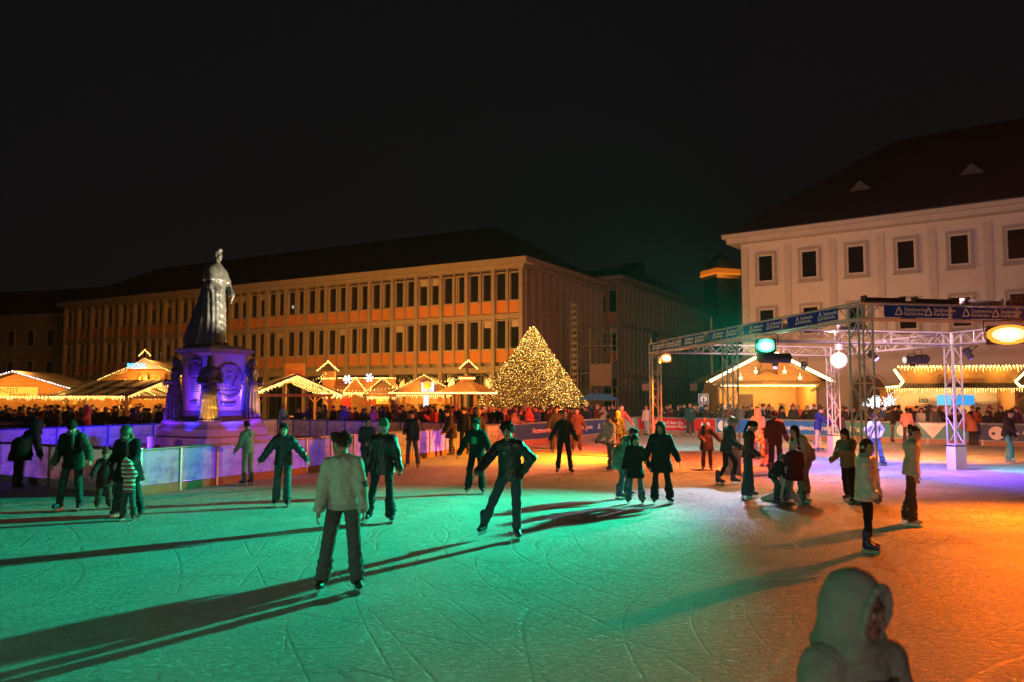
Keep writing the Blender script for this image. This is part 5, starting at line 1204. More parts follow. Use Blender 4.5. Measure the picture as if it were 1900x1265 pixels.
# octagonal kiosk
p = at(866, 735, 46.5); E = thing('market_kiosk', 'eight sided kiosk with lit cupola left of the pyramid', 'kiosk', (p.x, p.y, 0), R(22.5)); 
for k in range(8):
    t = 2 * math.pi * k / 8; t1 = 2 * math.pi * (k + 1) / 8; c0, c1 = Vector((1.35 * math.cos(t), 1.35 * math.sin(t), 0)), Vector((1.35 * math.cos(t1), 1.35 * math.sin(t1), 0))
    MB().tube(c0, c0 + Vector((0, 0, 2.4)), .06, 6).build('post', wood_o, E); MB().bar(c0 + Vector((0, 0, .5)), c1 + Vector((0, 0, .5)), .05, .95).build('panel', wood_o, E)
    a0, a1, b0, b1 = c0 * 1.4, c1 * 1.4, c0 * .3, c1 * .3
    MB().hexa([a0 + Vector((0, 0, 2.42)), a1 + Vector((0, 0, 2.42)), b1 + Vector((0, 0, 3.05)), b0 + Vector((0, 0, 3.05))], [a0 + Vector((0, 0, 2.48)), a1 + Vector((0, 0, 2.48)), b1 + Vector((0, 0, 3.11)), b0 + Vector((0, 0, 3.11))]).build('roof_facet', wood_o, E)
    string(E, [a0 + Vector((0, 0, 2.42)), a1 + Vector((0, 0, 2.42))], .1, .05)
MB().lathe([(.42, 3.0), (.42, 3.35), (.5, 3.36), (.5, 3.42)], n=8).build('cupola', wood_o, E); MB().lathe([(.5, 3.25), (.5, 3.33)], n=16).build('cupola_tube', tubem, E); MB().tube((0, 0, 3.4), (0, 0, 3.95), .08, 6).build('mast', wood_d, E)
MB().prism([(-.5, 3.9), (.5, 3.9), (0, 4.3)], -.25, .25).build('mast_roof', roofm, E); string(E, [(-.55, -.3, 3.88), (0, -.3, 4.34), (.55, -.3, 3.88)], .14, .052)
light('ridge_fill', 'POINT', (p.x, p.y, 4.6), (1, .42, .08), 700, size=.4); light('kiosk_lamp', 'POINT', (p.x, p.y, 2.2), warmc, 110, size=.12); light('kiosk_eave', 'POINT', (p.x, p.y - 2.4, 2.6), warmc, 70, size=.2)  # lamp above the mast roof is an added fill for the facade
# unseen fill lamps added behind the huts to light the long facade
for u, w_ in ((150, 500), (262, 800), (370, 1100), (470, 1350), (560, 1500), (650, 1500), (745, 1500), (830, 1300)):
    q = at(u, 735, 54.5 if u > 500 else 57); light('facade_fill', 'POINT', (q.x, q.y, 3.6), (1, .42, .07), w_, size=.5)
# festoons between roofs
def festoon(label, a, b, sag=.25, r=.026, bulbs=True):
    a, b = Vector(a), Vector(b); E = thing('festoon_lights', label, 'fairy lights', a, 0, 'festoons between the huts'); string(E, [(0, 0, 0), tuple(b - a)], .2, r if bulbs else .008, None, sag)
festoon('string of bulbs rising from the striped pavilion to the chimney turret', at(555, 703, 45), at(604, 691, 46.9)); festoon('string of bulbs crossing below the chimney turret', at(578, 712, 45), at(604, 693, 46.8)); festoon('string of bulbs from the gabled hut to the kiosk mast', at(800, 702, 46.4), at(866, 694, 46.2)); festoon('string of bulbs from the big hut ridge to the kiosk', at(620, 722, 45), at(735, 718, 45.4), .1)
# ---- big honey-coloured hut on the right
E, p = gable_hut('large honey coloured hut glowing brightly behind the truss', 1424, 47.5, 6.0, 4.2, 3.08, 4.95, R(-3), .75, wood_o, None, True, True, None, 0, plank_h=.42)
m = MB()
for s_ in (-1, 1): m.bar((s_ * .0, -.10, 3.85), (s_ * .62, -.10, 3.55), .05, .13, (0, -1, 0)); m.bar((s_ * .25, -.13, 4.35), (s_ * .62, -.13, 3.55), .05, .11, (0, -1, 0))
m.build('star_frame', wood_d, E)
for x in (-1.75, -.85, .85, 1.75): 
    z = 4.35 - abs(x) * .42; mm = MB(); mm.tube((x, -.72, z), (x, -.72, z - .25), .02, 4)
    for k in range(5): t = math.pi / 2 + 2 * math.pi * k / 5; mm.bar((x, -.72, z - .3), (x + .13 * math.cos(t), -.72, z - .3 + .13 * math.sin(t)), .05)
    mm.build('star_pendant', emit('star_warm', (1, .75, .35), 3.5), E)
for s_ in (-1, 1):
    m = MB(); m.bar((s_ * .1, -.84, 4.93), (s_ * 3.6, -.84, 3.13), .14, .16, (0, -1, 0)); m.build('light_tube', emit('tube_bright', (1, .78, .36), 7.), E)
    MB().bar((s_ * 2.6, -.1, 2.55), (s_ * 3.1, -.7, 3.0), .09).build('bracket', wood_d, E); MB().box(s_ * 2.15 - .09, s_ * 2.15 + .09, -.13, -.05, 3.1, 3.75).build('stile', wood_o, E)
MB().box(-3.75, 3.75, -.85, -.70, 3.0, 3.10).build('eave_board', wood_d, E); MB().box(-3.3, 3.3, -.2, -.12, 2.9, 2.99).build('lamp_rail', wood_l, E); MB().box(-2.85, 2.85, -.06, .0, 2.85, 2.95).build('inner_tube', emit('tube_bright', (1, .78, .36), 7.), E)
MB().box(-1.75, -.85, .02, .08, 1.1, 2.35).build('serving_shutter', wood_d, E); MB().box(-2.7, -2.1, -.04, .02, .9, 1.7).build('menu_board', mat('menu_white', (.7, .68, .6), .6), E); MB().box(2.3, 2.9, -.04, .02, .9, 1.7).build('menu_board', mat('menu_white', (.7, .68, .6), .6), E)
for x, y, z, w_ in ((-1.6, 1.4, 2.7, 260), (.4, 1.4, 2.7, 300), (1.9, 1.4, 2.7, 260), (-1.5, -2.1, 3.6, 120), (1.5, -2.1, 3.6, 120), (0, -1.2, 2.5, 120)): light('hut_lamp', 'POINT', (p.x + x, p.y + y, z), (1, .54, .14), w_ * 1.1, size=.15)
# ---- bar stall far right
p = at(1768, 735, 41.5); E = thing('bar_stall', 'open bar stall with a flared bulb framed fascia at the right', 'stall', (p.x, p.y, 0), R(-12), 'market huts'); hw = 3.0
planks(E, 'plank', -hw, hw, .02, 1.05, 0, .24, None, wood_o); MB().box(-hw - .1, hw + .1, -.35, .15, 1.06, 1.12).build('counter', wood_l, E); MB().box(-hw, hw, 2.4, 2.46, 0, 2.6).build('back_wall', mat('cream_wall', (.55, .42, .24), .7), E)
for x in (-hw, hw): MB().box(x - .08, x + .08, -.08, .08, 0, 2.6).build('post', wood_o, E); MB().bar((x, 0, 1.9), (x * 1.22, -.3, 2.55), .1).build('bracket', wood_o, E); MB().box(x - .03, x + .03, .1, 2.4, 0, 2.6).build('side_wall', wood_o, E)
MB().box(-hw - .55, hw + .55, -.9, 2.6, 2.62, 2.70).build('canopy', wood_d, E); icicles(E, (-hw - .5, -.92, 2.64), (hw + .5, -.92, 2.64), .12)
m = MB()
for k in range(260): x = random.uniform(-hw - .5, hw + .5); z = random.uniform(2.66, 2.88); m.bar((x, -.93 + random.uniform(-.05, .05), z), (x + random.uniform(-.12, .12), -.98, z + random.uniform(-.1, .1)), .02)
tag(m.build('fir_garland', mat('fir', (.03, .05, .02), .8), E), kind='stuff')
MB().hexa([(-2.55, -.85, 2.9), (2.55, -.85, 2.9), (2.55, -.78, 2.9), (-2.55, -.78, 2.9)], [(-2.95, -1.3, 3.72), (2.95, -1.3, 3.72), (2.95, -1.23, 3.72), (-2.95, -1.23, 3.72)]).build('fascia', mat('fascia_straw', (.42, .26, .09), .8, 0, .3, 8, .4, 30), E)
string(E, [(-2.95, -1.34, 3.76), (2.95, -1.34, 3.76)], .165, .062); icicles(E, (-2.9, -1.33, 3.70), (2.9, -1.33, 3.70), .16)
for s_ in (-1, 1): MB().bar((s_ * 3.15, -1.3, 3.62), (s_ * 2.66, -.95, 2.98), .09).bar((s_ * 2.66, -.95, 2.98), (s_ * 2.85, -.95, 2.74), .09).bar((s_ * 2.85, -.95, 2.74), (s_ * 3.5, -.95, 2.70), .08).build('light_tube', emit('tube_amber', (1, .68, .22), 7.), E)
for x in (-.9, -.62): MB().lathe([(.10, 0), (.14, .15), (.10, .32), (.12, .42), (.06, .52)], (x, -1.0, 2.92), 10).build('figurine', wood_d, E)
MB().box(-.3, 1.2, -1.05, -.98, 2.92, 3.15).build('name_board', wood_d, E)
sc_m = emit('screen_blue', (.05, .38, .85), 1.1); MB().box(-.35, .35, 1.4, 1.45, 1.75, 2.3).build('screen', emit('screen_cyan', (.15, .65, .9), 1.1), E); MB().box(.42, 1.5, 1.4, 1.45, 1.75, 2.3).build('screen', sc_m, E)
g_ = MB()
for k in range(4): g_.lathe([(.045, 0), (.045, .2), (.018, .26), (.018, .34)], (-1.1 + k * .12, 1.9, 1.85), 8)
g_.build('bottle_row', mat('bottle_dark', (.03, .05, .03), .2), E); MB().box(-1.3, -.55, 1.75, 2.1, 1.81, 1.845).build('shelf', wood_l, E); MB().box(-2.0, -1.4, .9, 1.3, 1.12, 1.7).build('orange_barrel', mat('orange_barrel', (.7, .25, .05), .6), E)
for k in range(5): MB().box(1.7, 2.7, 1.6, 2.0, 1.2 + k * .2, 1.225 + k * .2).build('shelf', mat('shelf_metal', (.35, .35, .35), .4, .5), E)
for x in (-1.8, 0, 1.8): light('bar_lamp', 'POINT', Vector((p.x, p.y, 0)) + Matrix.Rotation(R(-12), 3, 'Z') @ Vector((x, .9, 2.4)), (1, .66, .26), 120, size=.12); light('bar_eave', 'POINT', Vector((p.x, p.y, 0)) + Matrix.Rotation(R(-12), 3, 'Z') @ Vector((x, -1.7, 3.3)), warmc, 45, size=.12)
# ---- small tree wrapped in white lights
p = at(1632, 735, 40.5); E = thing('lit_tree', 'small bare tree wrapped in cold white lights behind the corner post', 'tree', (p.x, p.y, 0)); rd = random.Random(4); tr_ = MB(); lb = MB(); tr_.tube((0, 0, 0), (0, 0, 1.6), .07, 7, .055)
def branch(p0, d, L, r, lv):
    p1 = p0 + d * L; tr_.tube(p0, p1, r, 5, r * .7)
    for k in range(int(L / .045)): q = p0.lerp(p1, rd.random()); lb.octa(q + Vector((rd.uniform(-.03, .03), rd.uniform(-.03, .03), rd.uniform(-.03, .03))), .016)
    if lv:
        for k in range(4): dd = (d + Vector((rd.uniform(-.9, .9), rd.uniform(-.9, .9), rd.uniform(-.25, .6)))).normalized(); branch(p0.lerp(p1, rd.uniform(.45, 1)), dd, L * rd.uniform(.55, .8), r * .6, lv - 1)
for k in range(6): t = k * 1.05; branch(Vector((0, 0, 1.35)), Vector((math.cos(t) * .75, math.sin(t) * .75, .75)).normalized(), .62, .035, 2)
tr_.build('trunk', wood_d, E); tag(lb.build('white_bulbs', emit('bulb_white', (.8, .88, 1), 7.), E), kind='stuff'); light('tree_glow', 'POINT', (p.x, p.y - 1, 1.6), (.75, .85, 1), 30, size=.4)
# ================================================================== skaters, one by one
BLK, CHAR, NAVY, MAR, CRM, BEI, JEAN, DJEAN, GRY = (.014, .014, .016), (.03, .03, .033), (.015, .025, .06), (.11, .018, .016), (.52, .49, .43), (.42, .34, .27), (.10, .14, .20), (.035, .05, .075), (.22, .22, .23)
BRO, DBR, BLO, GIN = (.045, .025, .014), (.018, .012, .009), (.32, .20, .09), (.22, .07, .02)
def zipm(c=(.10, .10, .10)): return ('zip', c, lambda p, n: (np.abs(p[:, 0]) < .011) & (n[:, 1] < -.3))
def box_mark(nm, c, x0, x1, z0, z1, ny=-.2): return (nm, c, lambda p, n: (p[:, 0] > x0) & (p[:, 0] < x1) & (p[:, 2] > z0) & (p[:, 2] < z1) & (n[:, 1] < ny))
def P(label, u, v, yaw, H, **k):
    return person(label, G(u, v), yaw, H, **k)
near = dict(vox=.012, hvox=.0065)
# foreground
P('young man in cream sweatshirt and grey jeans gliding towards us with head turned', 630, 1098, 8, 1.80, **near, marks=[('sleeve_badge', (.02, .02, .03), lambda p, n: (p[:, 0] > .2) & (p[:, 2] > 1.19) & (p[:, 2] < 1.265) & (n[:, 0] > .55) & (n[:, 1] < .55)), ('collar', (.38, .36, .31), lambda p, n: (p[:, 2] > 1.50) & (n[:, 2] > .05)), ('waistband', (.40, .38, .33), lambda p, n: (p[:, 2] < 1.0) & (np.abs(p[:, 0]) < .2))], lean=9, side=-2, ptw=0, legs=(leg(6, 5, 14, 14), leg(4, 9, 10, 12)), arms=(arm(16, 9, 26), arm(10, 12, 22)), headrot=(-38, 12, 6), top=('sweater', .006), hem=.0, hoodback=False, bottom='wide', hairs='curly',
  colors=dict(top=(.50, .47, .40), bottom=(.10, .09, .085), hair=(.05, .028, .014), shoe=(.012, .012, .014)))
P('young man in short black jacket with one arm stretched out and hand on hip', 928, 1000, -8, 1.80, **near, marks=[zipm((.05, .05, .05)), box_mark('chest_logo', (.35, .35, .35), .07, .105, 1.33, 1.35)], lean=10, side=-3, legs=(leg(4, 1, 8, 20), leg(6, 23, 10, 16)), arms=(arm(-8, 38, 78, -80), arm(30, 44, 10)), headrot=(-4, 8, 0), top=('jacket', .016), hem=.03, bottom='jeans', hairs='curly', topk='puffer',
  colors=dict(top=BLK, bottom=(.045, .065, .085), hair=DBR, shoe=(.015, .03, .07)))
P('man in black jacket, gloves and green beanie behind the cream sweatshirt', 703, 969, 8, 1.80, marks=[zipm((.06, .06, .06))], vox=.014, hvox=.0075, lean=6, legs=(leg(4, 3, 8, 12), leg(2, 12, 8, 10)), arms=(arm(4, 14, 12), arm(6, 14, 10)), headrot=(14, 5, 0), top=('jacket', .012), hem=.1, bottom='flare', hairs='none', hat='beanie', gloves=True, hands='fist', topk='puffer',
  colors=dict(top=BLK, bottom=(.02, .03, .035), hat=(.05, .16, .09), shoe=(.01, .03, .09), glove=(.012, .012, .014)))
P('boy in dark puffer jacket balancing with both arms spread low', 522, 939, 12, 1.66, marks=[zipm((.08, .09, .10))], vox=.014, hvox=.0075, lean=8, legs=(leg(4, 0, 8, 8), leg(8, 4, 22, 14)), arms=(arm(4, 38, 6), arm(4, 36, 6)), headrot=(-2, 10, 0), top=('puffer', .018), hem=.05, bottom='wide', hairs='short', topk='puffer',
  colors=dict(top=(.02, .03, .045), bottom=(.05, .10, .11), hair=DBR, shoe=(.02, .02, .05)))
P('man in black body warmer over green sleeves holding a child by the hand', 128, 947, 10, 1.76, marks=[('body_warmer', (.012, .014, .014), lambda p, n: np.abs(p[:, 0]) < .215)], vox=.014, hvox=.0075, lean=12, legs=(leg(4, 3, 8, 10), leg(10, 9, 14, 20)), arms=(arm(28, 34, 18), arm(2, 20, 18)), headrot=(6, 28, 0), top=('jacket', .02), hem=.11, bottom='jeans', hairs='none', hat='beanie', scarf=True,
  colors=dict(top=(.06, .10, .075), bottom=(.035, .06, .065), hat=BLK, shoe=(.015, .03, .06), scarf=(.10, .13, .10)))
P('small child in dark red snow suit and bobble hat beside the man in body warmer', 191, 943, 30, 1.14, vox=.014, hvox=.0085, lean=4, legs=(leg(2, 4, 8, 10), leg(4, 6, 8, 10)), arms=(arm(10, 16, 20), arm(40, 30, 12)), headrot=(0, 6, 0), top=('jacket', .02), hem=.13, bottom='snow', hairs='none', hat='pompom', gloves=True,
  colors=dict(top=(.07, .02, .025), bottom=(.10, .05, .04), hat=(.25, .05, .05), shoe=(.03, .03, .04)))
P('woman in dark coat and helmet bending to hold a small child by both hands', 238, 957, 6, 1.70, vox=.014, hvox=.0075, lean=16, legs=(leg(8, 11, 12, 20), leg(10, 8, 16, 14)), arms=(arm(38, 8, 42), arm(38, 8, 42)), headrot=(0, 26, 0), top=('jacket', .02), hem=.13, bottom='wide', hairs='bob', hat='helmet', scarf=True,
  colors=dict(top=(.012, .016, .022), bottom=(.03, .055, .06), hat=(.06, .09, .08), hair=(.22, .14, .07), shoe=(.015, .03, .06), scarf=(.14, .15, .12)))
P('toddler in red and white striped jumper with both arms raised', 238, 964, 0, 1.02, vox=.011, hvox=.0075, lean=4, legs=(leg(6, 6, 12, 10), leg(6, 6, 12, 10)), arms=(arm(150, 12, 8), arm(150, 14, 8)), headrot=(0, 8, 0), top=('jacket', .012), hem=.06, bottom='snow', hairs='none', hat='beanie', hoodback=False, stripes=((.42, .05, .05), (.6, .58, .52), 4.2),
  colors=dict(bottom=(.05, .10, .10), hat=(.15, .38, .28), shoe=(.08, .03, .02)))
P('figure in black hooded coat leaning over the barrier at the left edge', 30, 908, 150, 1.78, vox=.016, hvox=.009, lean=48, legs=(leg(4, 3, 4, 6), leg(-4, 3, 4, 6)), arms=(arm(50, 6, 10), arm(56, 6, 6)), headrot=(0, -20, 0), top=('jacket', .02), hem=.3, bottom='wide', hairs='hood', colors=dict(top=BLK, bottom=BLK, shoe=BLK))
P('boy in pale hooded tracksuit holding on to the translucent barrier', 459, 899, -120, 1.58, vox=.014, hvox=.0085, lean=6, legs=(leg(2, 4, 6, 8), leg(4, 3, 8, 6)), arms=(arm(16, 10, 30), arm(45, 10, 18)), headrot=(-20, 4, 0), top=('jacket', .008), hem=.05, bottom='jeans', hairs='short',
  colors=dict(top=(.22, .25, .22), bottom=(.26, .26, .24), hair=BRO, shoe=(.04, .04, .04)))
P('girl in black and white jacket standing behind the cream sweatshirt', 681, 893, 10, 1.66, vox=.016, hvox=.009, lean=3, arms=(arm(20, 4, 60, -30), arm(20, 4, 60, -30)), headrot=(10, 6, 0), top=('jacket', .018), hem=.06, hairs='short', colors=dict(top=(.05, .06, .09), bottom=(.05, .08, .2), hair=DBR))
P('man in dark jacket and jeans standing by the barrier on brown skates', 766, 869, -16, 1.78, vox=.015, hvox=.009, lean=3, legs=(leg(2, 8, 4, 12), leg(2, 4, 4, 12)), arms=(arm(6, 8, 14), arm(14, 6, 70, -20)), headrot=(-8, 18, 0), top=('puffer', .02), hem=.08, bottom='jeans', hairs='short', topk='puffer',
  colors=dict(top=(.016, .018, .03), bottom=(.09, .11, .15), hair=DBR, shoe=(.16, .07, .03)))
P('skater in long dark coat leaning on the barrier near the pyramid', 838, 846, -60, 1.75, vox=.017, hvox=.01, lean=18, side=0, legs=(leg(12, 3, 10, 8), leg(-4, 3, 6, 8)), arms=(arm(30, 8, 30), arm(20, 10, 30)), headrot=(0, 4, 0), top=('jacket', .014), hem=.3, bottom='jeans', hairs='short', colors=dict(top=(.03, .022, .03), bottom=CHAR, hair=DBR))
P('skater in dark hoodie with face lit pink behind the printed hoodie', 862, 843, -20, 1.80, vox=.017, hvox=.01, lean=6, headrot=(-30, 6, 0), top=('jacket', .01), hem=.08, hairs='short', colors=dict(top=(.02, .02, .026), bottom=CHAR, hair=DBR))
P('skater with pale cap among the group by the barrier', 886, 850, 20, 1.76, vox=.017, hvox=.01, lean=4, headrot=(20, 6, 0), top=('jacket', .012), hem=.08, hairs='none', hat='beanie', colors=dict(top=(.03, .02, .02), bottom=CHAR, hat=(.3, .26, .22)))
P('young man in black hoodie with green chest print skating with bent knees', 882, 915, -6, 1.74, marks=[box_mark('chest_print', (.06, .30, .16), -.07, .05, 1.14, 1.30)], vox=.014, hvox=.0075, lean=14, legs=(leg(16, 3, 30, 14), leg(24, 8, 44, 16, 8)), arms=(arm(12, 22, 16), arm(14, 30, 20)), headrot=(4, 8, 0), top=('jacket', .014), hem=.06, bottom='wide', hairs='curly',
  colors=dict(top=(.016, .018, .018), bottom=(.02, .022, .022), hair=DBR, shoe=(.02, .06, .10)))
P('slim person in dark top and trousers standing on the orange lit ice', 1047, 878, 4, 1.80, vox=.015, hvox=.0085, lean=2, legs=(leg(2, 7, 4, 16), leg(2, 7, 4, 14)), arms=(arm(2, 22, 16), arm(-4, 28, 14)), headrot=(-8, 4, 0), top=('jacket', .006), hem=.05, bottom='jeans', hairs='buzz', hoodback=False,
  colors=dict(top=(.018, .016, .018), bottom=(.024, .024, .03), hair=(.10, .07, .05), shoe=(.03, .02, .05)))
P('person in brown ankle length overall holding hands behind the slim figure', 1070, 836, 10, 1.74, vox=.017, hvox=.01, lean=2, arms=(arm(0, 24, 8), arm(0, 20, 10)), headrot=(-4, 4, 0), top=('jacket', .012), hem=.34, bottom='wide', hairs='short', colors=dict(top=(.05, .025, .018), bottom=(.05, .025, .018), hair=DBR))
P('dark clothed man half hidden behind the slim figure on orange ice', 1031, 838, 20, 1.82, vox=.017, hvox=.01, lean=4, arms=(arm(10, 12, 20), arm(6, 26, 14)), headrot=(10, 4, 0), top=('jacket', .014), hem=.08, bottom='wide', hairs='short', colors=dict(top=(.02, .02, .022), bottom=CHAR, hair=DBR))
P('girl with dark ponytail in pale puffer jacket facing left on orange ice', 1134, 873, -62, 1.66, vox=.014, hvox=.0085, lean=5, legs=(leg(8, 2, 6, 6), leg(-2, 2, 6, 6)), arms=(arm(16, 8, 26), arm(26, 16, 20)), headrot=(-4, 4, 0), top=('puffer', .03), hem=.06, bottom='flare', hairs='pony', gloves=True, topk='puffer',
  colors=dict(top=(.40, .42, .42), bottom=(.08, .10, .15), hair=DBR, shoe=(.03, .03, .04)))
P('long haired red head in black seen from behind beside the pale puffer', 1147, 848, 160, 1.68, vox=.016, hvox=.009, lean=2, top=('jacket', .006), hem=.05, bottom='slim', hairs='long', colors=dict(top=(.014, .012, .012), bottom=(.03, .02, .02), hair=(.26, .07, .02)))
P('man in rust red windbreaker reaching out his arm by the barrier', 1153, 828, 24, 1.84, vox=.017, hvox=.01, lean=3, arms=(arm(14, 34, 14), arm(8, 12, 20)), headrot=(-14, 6, 0), top=('jacket', .02), hem=.08, bottom='wide', hairs='short', colors=dict(top=(.16, .035, .022), bottom=(.20, .07, .05), hair=DBR))
P('crouching girl in green puffer coat holding a child near the pale light pool', 1157, 924, 75, 1.62, vox=.013, hvox=.008, lean=34, legs=(leg(30, 4, 34, 10), leg(14, 4, 24, 10)), arms=(arm(34, 8, 40), arm(30, 8, 50)), headrot=(0, 10, 0), top=('puffer', .03), hem=.2, bottom='jeans', hairs='short', topk='puffer',
  colors=dict(top=(.10, .20, .14), bottom=(.05, .10, .13), hair=(.06, .03, .02), shoe=(.02, .05, .12)))
P('girl in knee length black coat and flared jeans holding hands', 1179, 934, -10, 1.40, vox=.013, hvox=.0075, lean=3, legs=(leg(2, 6, 4, 8), leg(2, 6, 6, 8)), arms=(arm(8, 26, 16), arm(4, 14, 14)), headrot=(16, 10, 0), top=('jacket', .016), hem=.3, bottom='flare', hairs='long',
  colors=dict(top=(.012, .014, .014), bottom=(.08, .13, .17), hair=DBR, shoe=(.02, .05, .07)))
P('woman with very long dark hair in black coat leading the girl in flared jeans', 1229, 934, -4, 1.68, vox=.013, hvox=.0075, lean=3, legs=(leg(2, 7, 4, 14), leg(2, 4, 4, 10)), arms=(arm(6, 24, 14), arm(6, 22, 22)), headrot=(-16, 14, 0), top=('jacket', .016), hem=.3, bottom='flare', hairs='long', hands=('relaxed', 'fist'),
  colors=dict(top=(.012, .013, .013), bottom=(.014, .016, .016), hair=DBR, shoe=(.02, .05, .07)))
P('person in pink white jacket walking past the far truss post', 1201, 806, -40, 1.74, vox=.018, hvox=.011, legs=(leg(8, 2, 6, 6), leg(-6, 2, 10, 6)), top=('jacket', .014), hem=.05, bottom='wide', hairs='long', shoes='shoe', colors=dict(top=(.55, .40, .38), bottom=(.30, .34, .34), hair=GIN))
P('young man in dark green tracksuit in front of the red banner', 1281, 808, -14, 1.86, marks=[box_mark('chest_logo', (.6, .6, .6), .06, .11, 1.40, 1.43)], vox=.016, hvox=.010, lean=0, legs=(leg(2, 3, 3, 8), leg(2, 3, 3, 8)), headrot=(-10, 6, 0), top=('jacket', .012), hem=.1, bottom='wide', hairs='short', colors=dict(top=(.015, .05, .048), bottom=(.014, .04, .04), hair=DBR, shoe=(.5, .5, .48)))
P('boy in dark brown coat and cap leaning back with one arm trailing', 1312, 872, -10, 1.54, vox=.014, hvox=.008, lean=2, side=-3, legs=(leg(4, 3, 6, 10), leg(4, 3, 6, 10)), arms=(arm(2, 34, 4), arm(14, 8, 60, -20)), headrot=(-16, 16, 0), top=('jacket', .02), hem=.24, bottom='jeans', hairs='none', hat='cap', colors=dict(top=(.028, .012, .012), bottom=(.10, .04, .04), hat=(.05, .02, .02), shoe=(.05, .03, .06)))
P('man in body warmer with light hair skating to the right with bent knees', 1348, 898, 62, 1.74, vox=.014, hvox=.008, lean=16, legs=(leg(28, 3, 34, 10), leg(2, 6, 26, 10)), arms=(arm(24, 10, 40), arm(30, 14, 50)), headrot=(10, 12, 0), top=('jacket', .022), hem=.08, bottom='slim', hairs='curly', colors=dict(top=(.022, .04, .045), bottom=(.014, .016, .02), hair=(.24, .19, .10), shoe=(.02, .06, .16)))
P('woman in brown jumper and blue jeans with hair tied back, seen from the side', 1388, 923, 66, 1.68, vox=.013, hvox=.0075, lean=9, legs=(leg(4, 2, 3, 6), leg(-2, 2, 4, 6)), arms=(arm(-8, 10, 60), arm(8, 6, 60)), headrot=(-6, 22, 0), top=('jacket', .008), hem=.02, bottom='wide', hairs='pony', colors=dict(top=(.07, .042, .032), bottom=(.03, .085, .10), hair=DBR, shoe=(.02, .06, .12)))
P('child in coral snow suit reaching out between the grown ups', 1420, 866, -60, 1.20, vox=.016, hvox=.010, lean=6, legs=(leg(4, 4, 6, 8), leg(4, 4, 6, 8)), arms=(arm(60, 10, 10), arm(60, 20, 10)), top=('jacket', .016), hem=.08, bottom='snow', hairs='short', colors=dict(top=(.62, .22, .16), bottom=(.50, .20, .16), hair=BRO))
P('person in cream hooded coat seen from behind near the hut', 1408, 852, 170, 1.76, vox=.016, hvox=.010, lean=2, top=('jacket', .026), hem=.12, bottom='jeans', hairs='hood', arms=(arm(14, 14, 30), arm(14, 14, 30)), colors=dict(top=(.58, .50, .38), bottom=(.10, .13, .25)))
P('man in maroon suit with back turned and hood down', 1440, 880, 158, 1.80, vox=.015, hvox=.0085, lean=3, legs=(leg(2, 3, 4, 6), leg(4, 3, 8, 6)), arms=(arm(16, 16, 40), arm(12, 18, 30)), headrot=(20, 4, 0), top=('jacket', .018), hem=.06, bottom='wide', hairs='short', colors=dict(top=(.10, .022, .016), bottom=(.09, .022, .018), hair=(.14, .03, .02), shoe=(.4, .12, .06)))
P('woman in beige fleece with long dark hair bending over the children', 1494, 922, -70, 1.70, vox=.013, hvox=.0075, lean=42, legs=(leg(26, 4, 26, 8), leg(12, 4, 20, 8)), arms=(arm(40, 8, 24), arm(44, 10, 20)), headrot=(10, -20, 0), top=('jacket', .018), hem=.08, bottom='wide', hairs='long', colors=dict(top=(.42, .29, .21), bottom=(.30, .21, .16), hair=DBR, shoe=(.05, .03, .025)))
P('child in dark red coat and pale helmet holding the skating aid, back to us', 1474, 933, 168, 1.24, vox=.012, hvox=.0075, lean=8, legs=(leg(4, 14, 10, 12), leg(4, 8, 8, 12)), arms=(arm(38, 10, 20), arm(38, 12, 20)), headrot=(10, 6, 0), top=('jacket', .024), hem=.22, bottom='snow', hairs='none', hat='helmet', colors=dict(top=(.075, .012, .016), bottom=(.10, .26, .17), hat=(.35, .36, .36), shoe=(.015, .03, .12)))
P('small child in dark suit stooping in front of the skating aid', 1440, 930, 100, 1.05, vox=.012, hvox=.008, lean=40, legs=(leg(34, 6, 40, 10), leg(20, 6, 36, 10)), arms=(arm(50, 8, 20), arm(50, 8, 20)), top=('jacket', .02), hem=.1, bottom='snow', hairs='none', hat='helmet', colors=dict(top=(.02, .035, .045), bottom=(.03, .12, .08), hat=(.08, .10, .10), shoe=(.01, .05, .14)))
P('young man in bright blue jacket and pale trousers holding on to the slim post', 1518, 836, 62, 1.80, vox=.016, hvox=.010, lean=12, legs=(leg(6, 3, 4, 8), leg(-2, 3, 4, 8)), arms=(arm(64, 6, 10), arm(60, 8, 14)), headrot=(0, 6, 0), top=('jacket', .02), hem=.08, bottom='wide', hairs='short', colors=dict(top=(.02, .035, .26), bottom=(.42, .38, .42), hair=BRO, shoe=(.02, .06, .35)))
P('girl in violet bobble hat and dark jacket clinging to the slim post', 1565, 838, -80, 1.62, vox=.016, hvox=.010, lean=10, arms=(arm(66, 6, 14), arm(60, 8, 20)), top=('jacket', .02), hem=.08, bottom='wide', hairs='long', hat='pompom', colors=dict(top=(.035, .018, .045), bottom=(.30, .22, .42), hat=(.22, .08, .24), hair=DBR, shoe=(.05, .05, .2)))
P('girl in light blue top and jeans behind the corner post with hands on hips', 1628, 864, 14, 1.66, vox=.015, hvox=.009, lean=4, legs=(leg(4, 14, 6, 10), leg(2, 2, 4, 8)), arms=(arm(0, 40, 70, -80), arm(0, 40, 70, -80)), headrot=(-10, 8, 0), top=('sweater', .008), hem=.0, hoodback=False, bottom='wide', hairs='long', colors=dict(top=(.38, .48, .55), bottom=(.06, .16, .30), hair=DBR, shoe=(.02, .05, .18)))
